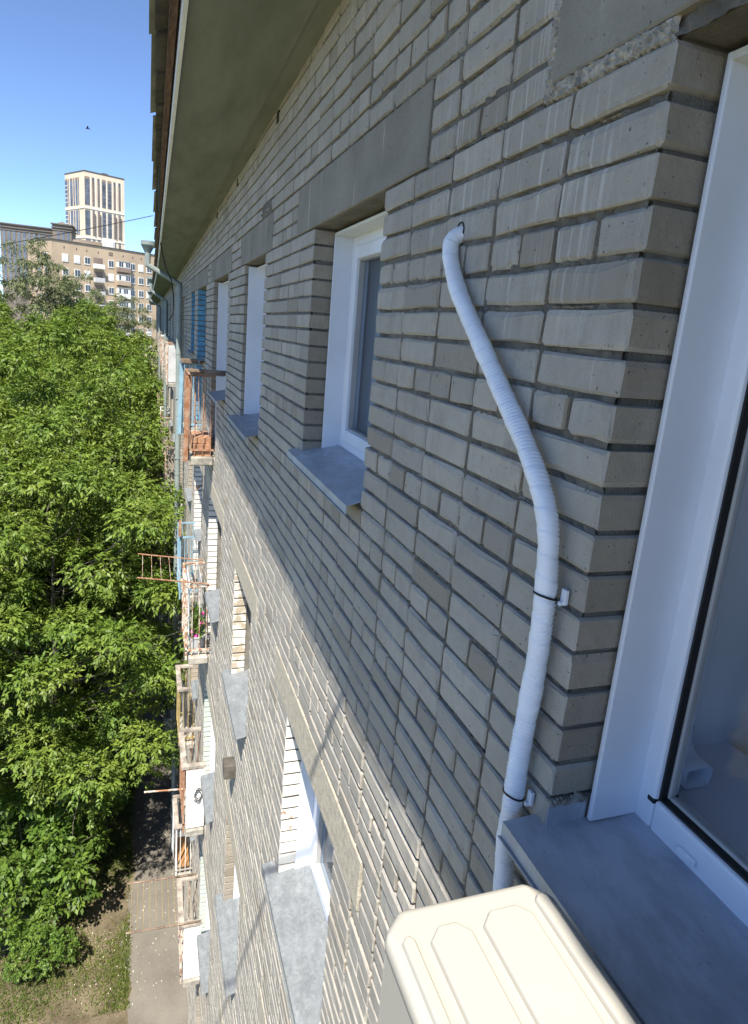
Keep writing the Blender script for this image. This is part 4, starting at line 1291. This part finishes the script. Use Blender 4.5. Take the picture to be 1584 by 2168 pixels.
G = 'broadleaf trees along the facade'
protoA = tree_proto('maple_tree', 3, 10.6, 2.75, 2.3, 130, 175, 0.098, 0.21, 0.55, 'leaf', 'bark', '')
protoB = tree_proto('maple_tree', 8, 11.8, 3.0, 2.4, 140, 170, 0.105, 0.21, 0.50, 'leaf', 'bark', '')
protoC = tree_proto('maple_tree', 17, 12.5, 3.4, 3.0, 160, 125, 0.135, 0.23, 0.45, 'leaf', 'bark', '')
protoP = tree_proto('willow_tree', 29, 16.5, 3.6, 4.0, 150, 46, 0.22, 0.16, 0.9, 'leaf_pale', 'bark_pale', '')
def place(proto, used, x, y, s, rz, label, sz_=None, dz=0.0):
    o = proto if not used[0] else copy_tree(proto)
    used[0] = True
    o.location = (x, y, ground_z+dz); o.rotation_euler = (0, 0, rz); o.scale = (s, s, sz_ or s)
    tag(o, label, 'tree', G); return o
ua, ub, uc, up_ = [False], [False], [False], [False]
place(protoA, ua, 14.3, 2.75, 1.04, 0.4, sz_=0.96, label= 'nearest maple tree reaching almost to the flower balcony, lowest at left')
place(protoB, ub, 18.3, 2.95, 1.0, 2.0, sz_=1.02, label= 'second maple tree behind the nearest one beside the brick wall')
place(protoB, ub, 23.6, 3.0, 1.04, 4.1, sz_=0.92, label= 'third maple tree along the brick wall level with the downpipe foot')
place(protoA, ua, 16.0, 7.3, 1.08, 2.6, 'maple tree at the lower left edge outside the nearest one')
place(protoB, ub, 22.5, 7.6, 1.06, 5.3, sz_=0.98, label= 'maple tree at the left edge between the front row and the yard')
place(protoC, uc, 29.0, 3.3, 0.98, 0.9, 'maple tree midway along the row below the distant block')
place(protoC, uc, 35.0, 3.5, 1.0, 2.2, sz_=0.93, label= 'maple tree hugging the far wall below the second downpipe')
place(protoC, uc, 31.0, 9.0, 1.02, 3.6, sz_=1.16, label= 'large maple tree at the left edge midway along the row')
place(protoC, uc, 42.0, 3.7, 1.0, 5.0, sz_=1.05, label= 'distant maple tree near the far end of the wall')
place(protoC, uc, 41.0, 11.0, 1.10, 1.3, sz_=1.15, label= 'distant maple tree at the left below the pale willow')
place(protoC, uc, 51.0, 4.6, 1.04, 4.4, 'bright maple tree top just below the tan block windows')
place(protoC, uc, 54.0, 14.0, 1.12, 2.9, sz_=1.22, label= 'bright maple tree top at the far left below the tan block')
place(protoP, up_, 66.0, 10.2, 1.10, 0.2, 'tall pale grey green willow in front of the tan block at far left')
place(protoP, up_, 70.0, 7.0, 0.97, 1.9, 'pale willow below the middle windows of the tan block')
place(protoP, up_, 84.0, 3.4, 0.90, 3.3, 'small round pale tree beside the far downpipe funnel')
place(protoP, up_, 70.0, 16.5, 1.0, 4.6, 'pale willow cut by the left edge of the view')

# shrubs and saplings below
us = [False]
protoS = tree_proto('shrub', 41, 2.6, 0.95, 0.5, 34, 50, 0.11, 0.27, 0.4, 'leaf_dark', 'bark', '', cl=(0.3, 0.5))
for x, y, s, rz, lab in ((13.3, 3.2, 1.15, 0.3, 'leafy shrub at the lower left corner beside the grass patch'), (14.9, 2.25, 0.9, 1.8, 'leafy shrub under the nearest maple beside the asphalt'),
                         (14.6, 3.9, 1.5, 2.7, 'tall shrub rising at the lower left edge of the view'), (17.0, 2.4, 0.9, 4.0, 'shaded shrub behind the others beside the asphalt'),
                         (12.5, 3.25, 0.75, 5.1, 'small shrub at the very bottom left of the view'), (11.6, 2.75, 0.45, 0.9, 'lowest little shrub in the grass at bottom left')):
    o = protoS if not us[0] else copy_tree(protoS)
    us[0] = True; o.location = (x, y, ground_z); o.rotation_euler = (0, 0, rz); o.scale = (s, s, s)
    tag(o, lab, 'shrub', 'shrubs at the foot of the trees')

# ---- grass tufts and fallen litter
N = 70000
gx = NR.uniform(10.5, 19, N); gy = 1.1+NR.random(N)**1.4*3.2
keep = (np.sin(gx*2.3)+np.sin(gy*3.1+gx)+NR.normal(size=N)*0.8) > -0.3
gx, gy = gx[keep], gy[keep]; n = len(gx)
a = NR.uniform(0, 6.28, n); h = NR.uniform(0.02, 0.085, n); wd = NR.uniform(0.004, 0.011, n)
dx, dy = np.cos(a), np.sin(a); lean = NR.normal(size=(n, 2))*0.035
z = np.full(n, ground_z-0.005)
q = np.stack([np.stack([gx-dx*wd, gy-dy*wd, z], 1), np.stack([gx+dx*wd, gy+dy*wd, z], 1),
              np.stack([gx+dx*wd*.5+lean[:, 0], gy+dy*wd*.5+lean[:, 1], z+h], 1), np.stack([gx-dx*wd*.5+lean[:, 0], gy-dy*wd*.5+lean[:, 1], z+h], 1)], 1).reshape(-1, 3)
me = np_mesh('grass', q, 4); me.materials.append(leaf_mat('grass_blade', (0.13, 0.165, 0.035), (1.2, 1.3, 0.7)))
tag(put('grass', me), 'short sunlit grass beside the asphalt apron', 'grass', kind='stuff')
N = 420
lx = NR.uniform(10.5, 19, N); ly = NR.uniform(0.1, 2.2, N); a = NR.uniform(0, 6.28, N); s_ = NR.uniform(0.006, 0.022, N)
z = np.full(N, ground_z+0.028)
q = np.stack([np.stack([lx+np.cos(a+k)*s_, ly+np.sin(a+k)*s_*.7, z+NR.uniform(0, .012, N)], 1) for k in (0, 1.5, 3.1, 4.6)], 1).reshape(-1, 3)
me = np_mesh('leaf_litter', q, 4); me.materials.append(pm('pale_litter', (0.55, 0.52, 0.42), var=0.15, scale=3, rough=0.9, bump=0))
tag(put('leaf_litter', me), 'pale fallen scraps scattered over the asphalt', 'litter', kind='stuff')

# ================================================================== FAR BUILDINGS
class Face:
    """facade frame: origin o (x,y), unit direction u along the face, outward normal n"""
    def __init__(s, o, e):
        s.o = Vector((o[0], o[1], 0)); d = Vector((e[0]-o[0], e[1]-o[1], 0)); s.L = d.length; s.u = d/s.L
        s.n = Vector((s.u.y, -s.u.x, 0))
        if s.n.dot(Vector((-1, 0.1, 0))) < 0: s.n = -s.n
    def pt(s, t, d, z): return tuple(s.o+s.u*t+s.n*d+Vector((0, 0, z)))
    def box(s, mbx, t0, t1, d0, d1, z0, z1):
        mbx.hexa([s.pt(t0, d0, z0), s.pt(t1, d0, z0), s.pt(t1, d1, z0), s.pt(t0, d1, z0), s.pt(t0, d0, z1), s.pt(t1, d0, z1), s.pt(t1, d1, z1), s.pt(t0, d1, z1)])
        return mbx

# ---- tan nine storey block
k_ = 146.0/180.0
def sc(p): return (p[0]*k_, CAMY+(p[1]-CAMY)*k_)
cA, cB, cC = sc((179.4, 21.98)), sc((191.93, -1.42)), sc((190.5, 28.4))
dB = Vector((cB[0]-cA[0], cB[1]-cA[1])).normalized()
FT = Face(cA, (cA[0]+dB.x*62, cA[1]+dB.y*62))
FL = Face(cA, cC)
ZR = 15.8*k_
tan = empty('apartment_block', (FT.pt(31, -6, 0)[0], FT.pt(31, -6, 0)[1], ground_z)); tag(tan, 'tan nine storey apartment block with white windows beyond the trees', 'building')
w_ = MB(); FT.box(w_, 0, 62, -12, 0, ground_z, ZR); w_.build('wall', M['tan'], tan)
ro = MB(); FT.box(ro, -0.15, 62, -12, 0.15, ZR+.001, ZR+0.18); rof = ro.build('roof', M['roofing'], tan)
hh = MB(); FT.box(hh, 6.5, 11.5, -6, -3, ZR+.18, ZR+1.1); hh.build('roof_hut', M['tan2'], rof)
hh = MB(); FT.box(hh, 11.0, 12.6, -2.4, -1.2, ZR+.18, ZR+1.9); hh.build('white_equipment', M['white_paint'], rof)
hh = MB(); hh.beam(FT.pt(19.5, -1, ZR), FT.pt(19.5, -1, ZR+3.0), 0.06, 0.06); hh.build('aerial', M['steel_green'], rof)
hh = MB(); FT.box(hh, 12.9, 13.1, -1.6, -1.4, ZR+.18, ZR+1.7); hh.build('chimney_pipe', M['white_paint'], rof)
def far_window(parent, F, t, z, wd, hg, dark=True, mull=1):
    f = MB(); F.box(f, t-wd/2, t+wd/2, 0.002, 0.10, z-hg/2, z+hg/2)
    fo = f.build('window', M['white_paint'], parent)
    n = mull+1; g_ = 0.10; pw = (wd-g_*(n+1))/n
    for i in range(n):
        a = t-wd/2+g_+i*(pw+g_)
        p = MB(); F.box(p, a, a+pw, 0.09, 0.13, z-hg/2+g_*2.2, z+hg/2-g_); p.build('pane', M['glass_dark'] if dark else M['curtain'], fo)
    return fo
r = random.Random(31)
for fl in range(9):
    z = ZR-3.05-2.62*fl
    for t in (2.44, 4.75, 6.75, 11.6, 16.2, 18.1, 19.95, 22.4, 24.6):
        far_window(tan, FT, t, z, 1.15, 1.45, r.random() > 0.12)
    # open balcony
    bb_ = empty('balcony', FT.pt(8.9, 0.4, z-1.5), tan)
    s_ = MB(); FT.box(s_, 7.9, 10.0, 0.003, 0.9, z-1.35, z-1.18); s_.build('slab', M['concrete'], bb_)
    s_ = MB(); FT.box(s_, 7.95, 9.95, 0.82, 0.9, z-1.18, z-0.35); FT.box(s_, 7.95, 8.03, .003, .82, z-1.18, z-.35); s_.build('parapet', M['cloth_grey'] if fl else M['white_paint'], bb_)
    s_ = MB(); FT.box(s_, 8.0, 9.9, 0.002, 0.02, z-1.15, z+0.85); s_.build('painted_opening_shade', M['tower_brown'], bb_)  # flat brown sheet on the wall; the opening's shade is put in as colour
    # glazed balcony bay
    by = empty('glazed_balcony', FT.pt(14.0, 0.5, z-1.5), tan)
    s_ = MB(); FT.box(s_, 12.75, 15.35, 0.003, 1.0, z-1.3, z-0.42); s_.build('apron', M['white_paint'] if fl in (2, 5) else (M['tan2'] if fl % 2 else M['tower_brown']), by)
    s_ = MB(); FT.box(s_, 12.75, 15.35, 0.003, 0.98, z-0.42, z+0.72); s_.build('glazing_frame', M['white_paint'], by)
    for i in range(5):
        p = MB(); FT.box(p, 12.87+i*0.49, 13.25+i*0.49, 0.97, 1.01, z-0.28, z+0.58); p.build('pane', M['glass_dark'] if r.random() > 0.3 else M['curtain'], by)
    s_ = MB(); FT.box(s_, 12.7, 15.4, 0.003, 1.08, z+0.72, z+0.86); s_.build('roof_slab', M['concrete'], by)
for t in (2.3, 4.7, 6.7, 9.0, 14.2, 16.3, 18.2):
    v_ = MB(); FT.box(v_, t-.07, t+.07, 0.002, 0.03, ZR-1.35, ZR-0.95); v_.build('attic_vent', M['gasket'], tan)
v_ = MB(); FT.box(v_, 11.15, 12.0, 0.002, 0.05, ZR-1.4, ZR-0.75); v_.build('attic_hatch', M['tower_brown'], tan)
for fl in range(9):
    for t in (2.6, 5.6):
        far_window(tan, FL, t, ZR-3.05-2.62*fl, 1.1, 1.4)

# ---- cream tower
tA, tB, tC = (498.96, 39.40), (509.5, 15.41), (522.5, 53.28)
F1, F2 = Face(tA, tB), Face(tA, tC)
ZT = 88.0
tw = empty('tower_block', ((tB[0]+tC[0])/2, (tB[1]+tC[1])/2, ground_z)); tag(tw, 'tall cream residential tower with dark vertical window strips', 'tower')
p4 = [Vector((tA[0], tA[1], 0)), Vector((tB[0], tB[1], 0)), Vector((tB[0]+tC[0]-tA[0], tB[1]+tC[1]-tA[1], 0)), Vector((tC[0], tC[1], 0))]
b_ = MB(); b_.hexa([(p.x, p.y, ground_z) for p in p4] + [(p.x, p.y, ZT) for p in p4]); b_.build('wall', M['cream'], tw)
b_ = MB(); cc = (p4[0]+p4[2])/2
b_.hexa([tuple(cc+(p-cc)*1.012+Vector((0, 0, ZT+.01))) for p in p4] + [tuple(cc+(p-cc)*1.012+Vector((0, 0, ZT+0.8))) for p in p4]); rf_ = b_.build('roof', M['roofing'], tw)
b_ = MB(); F1.box(b_, 13, 16.5, -6, -3, ZT+.8, ZT+2.0); b_.build('lift_house', M['greytrim'], rf_)
secs = [(68.0, 83.6), (49.5, 64.8), (31.0, 47.0), (12, 29)]
def strip(F, f0, f1, z0, z1, nfl, brown=True, lines=True, thin=False):
    t0, t1 = f0*F.L, f1*F.L
    for i in range(nfl):
        a = z0+(z1-z0)*i/nfl; b = z0+(z1-z0)*(i+1)/nfl
        s_ = MB(); F.box(s_, t0, t1, 0.02, 0.22 if not thin else 0.15, a+0.12*(1 if lines else 0), b-0.12)
        s_.build('window', M['tower_glass'], tw)
    if brown:
        s_ = MB(); F.box(s_, t0, t1, 0.02, 0.2, z1+0.1, z1+1.6); s_.build('infill_panel', M['tower_brown'], tw)
for si, (z0, z1) in enumerate(secs[:3]):
    strip(F1, 0.004, 0.125, z0, z1, 6, si == 0)
    for f0, f1 in ((.187, .237), (.319, .369), (.725, .77), (.846, .897)):
        t0, t1 = f0*F1.L, f1*F1.L
        s_ = MB(); F1.box(s_, t0, t1, .02, .2, z0, z1+(1.6 if si == 0 else 0)); so2 = s_.build('window_strip', M['tower_glass'], tw)
        s_ = MB()
        for i in range(1, 12): F1.box(s_, t0, t1, .19, .3, z0+(z1-z0)*i/12-.55, z0+(z1-z0)*i/12+.25)
        s_.build('spandrel', M['tower_brown'], so2)
        if si == 1:
            for i in range(11):
                s_ = MB(); F1.box(s_, t1-0.3, t1+.5, .02, .8, z0+(z1-z0)*i/12+.2, z0+(z1-z0)*i/12+.8); s_.build('cooling_basket', M['greytrim'], tw)
    for f0, f1 in ((.43, .522), (.571, .666)):
        t0, t1 = f0*F1.L, f1*F1.L
        s_ = MB(); F1.box(s_, t0, t1, .02, .2, z0, z1); so2 = s_.build('window_strip', M['tower_glass'], tw)
        s_ = MB()
        for i in range(1, 6): F1.box(s_, t0, t1, .19, .3, z0+(z1-z0)*i/6-.12, z0+(z1-z0)*i/6+.12)
        F1.box(s_, (t0+t1)/2-.08, (t0+t1)/2+.08, .19, .3, z0, z1)
        s_.build('mullion', M['roofing'], so2)
        if si == 0:
            s_ = MB(); F1.box(s_, t0, t1, .02, .2, z1+.05, z1+1.6); s_.build('infill_panel', M['tower_brown'], tw)
    for f0, f1 in ((.27, .31), (.345, .44), (.49, .55), (.60, .72), (.79, .82), (.86, .985)):
        t0, t1 = f0*F2.L, f1*F2.L
        s_ = MB(); F2.box(s_, t0, t1, .02, .2, z0, z1); so2 = s_.build('window_strip', M['tower_glass'], tw)
        if f0 > .8:
            s_ = MB()
            for i in range(1, 6): F2.box(s_, t0, t1, .19, .3, z0+(z1-z0)*i/6-.2, z0+(z1-z0)*i/6+.2)
            s_.build('mullion', M['cream_white'], so2)
        if si == 0:
            s_ = MB(); F2.box(s_, t0, t1, .02, .2, z1+.05, z1+1.4); s_.build('infill_panel', M['tower_brown'], tw)
    for F in (F1, F2):
        s_ = MB(); F.box(s_, 0.0, F.L, 0.24, 0.36, z0-2.3, z0-1.3); s_.build('white_band', M['cream_white'], tw)
for f in (.15, .275, .40, .545, .69, .80, .93):
    s_ = MB(); F1.box(s_, f*F1.L-.25, f*F1.L+.25, .01, .12, 20, ZT-2.5); s_.build('pilaster', M['cream_white'], tw)
# ---- grey stepped mansion block behind
gm = empty('mansion_block', (266, 36, ground_z)); tag(gm, 'grey stepped residential block with cornices left of the cream tower', 'building')
for (x0, y0, y1, zt_) in ((266, 30.3, 48, 26.9), (263, 25.5, 31.5, 28.4)):
    b_ = MB(); b_.box(x0, x0+14, y0, y1, ground_z, zt_); b_.build('wall', M['greybldg'], gm)
    for dz, e in ((0.0, 0.5), (-1.1, 0.35), (-2.0, 0.2)):
        b_ = MB(); b_.box(x0-e, x0+14+e, y0-e, y1+e, zt_+dz-.25, zt_+dz+.1); b_.build('cornice', M['greytrim'], gm)
    y = y0+0.7
    while y < y1-0.8:
        b_ = MB(); b_.box(x0-.08, x0+.01, y, y+0.8, 6, zt_-2.4); b_.build('window_strip', M['tower_glass'], gm); y += 1.55
b_ = MB(); b_.hexa([(264, 27, 28.5), (274, 27, 28.5), (274, 30.5, 28.5), (264, 30.5, 28.5), (267, 28.3, 29.6), (270, 28.3, 29.6), (270, 29.2, 29.6), (267, 29.2, 29.6)]); b_.beam((268, 28.8, 29.5), (268, 28.8, 30.6), .1, .1); b_.build('roof_cap', M['greytrim'], gm)

# ---- bird
bo = MB(); c = Vector((30, 2.92, 6.82))
bo.tube([c+Vector((0, .075, -.01)), c+Vector((0, .03, 0)), c+Vector((0, -.03, .005)), c+Vector((0, -.075, 0)), c+Vector((0, -.12, -.01))], [.006, .016, .02, .012, .004], 6)
for s_ in (-1, 1):
    bo.poly([c+Vector((-.0, .03, .005)), c+Vector((s_*.06, .02, .05)), c+Vector((s_*.13, -.03, .075)), c+Vector((s_*.05, -.04, .03)), c+Vector((0, -.03, .008))])
    bo.poly([c+Vector((-.0, .03, .008)), c+Vector((0, -.03, .011)), c+Vector((s_*.05, -.04, .033)), c+Vector((s_*.13, -.03, .078)), c+Vector((s_*.06, .02, .053))])
tag(bo.build('bird', M['black']), 'tiny dark bird flying in the blue sky', 'bird')
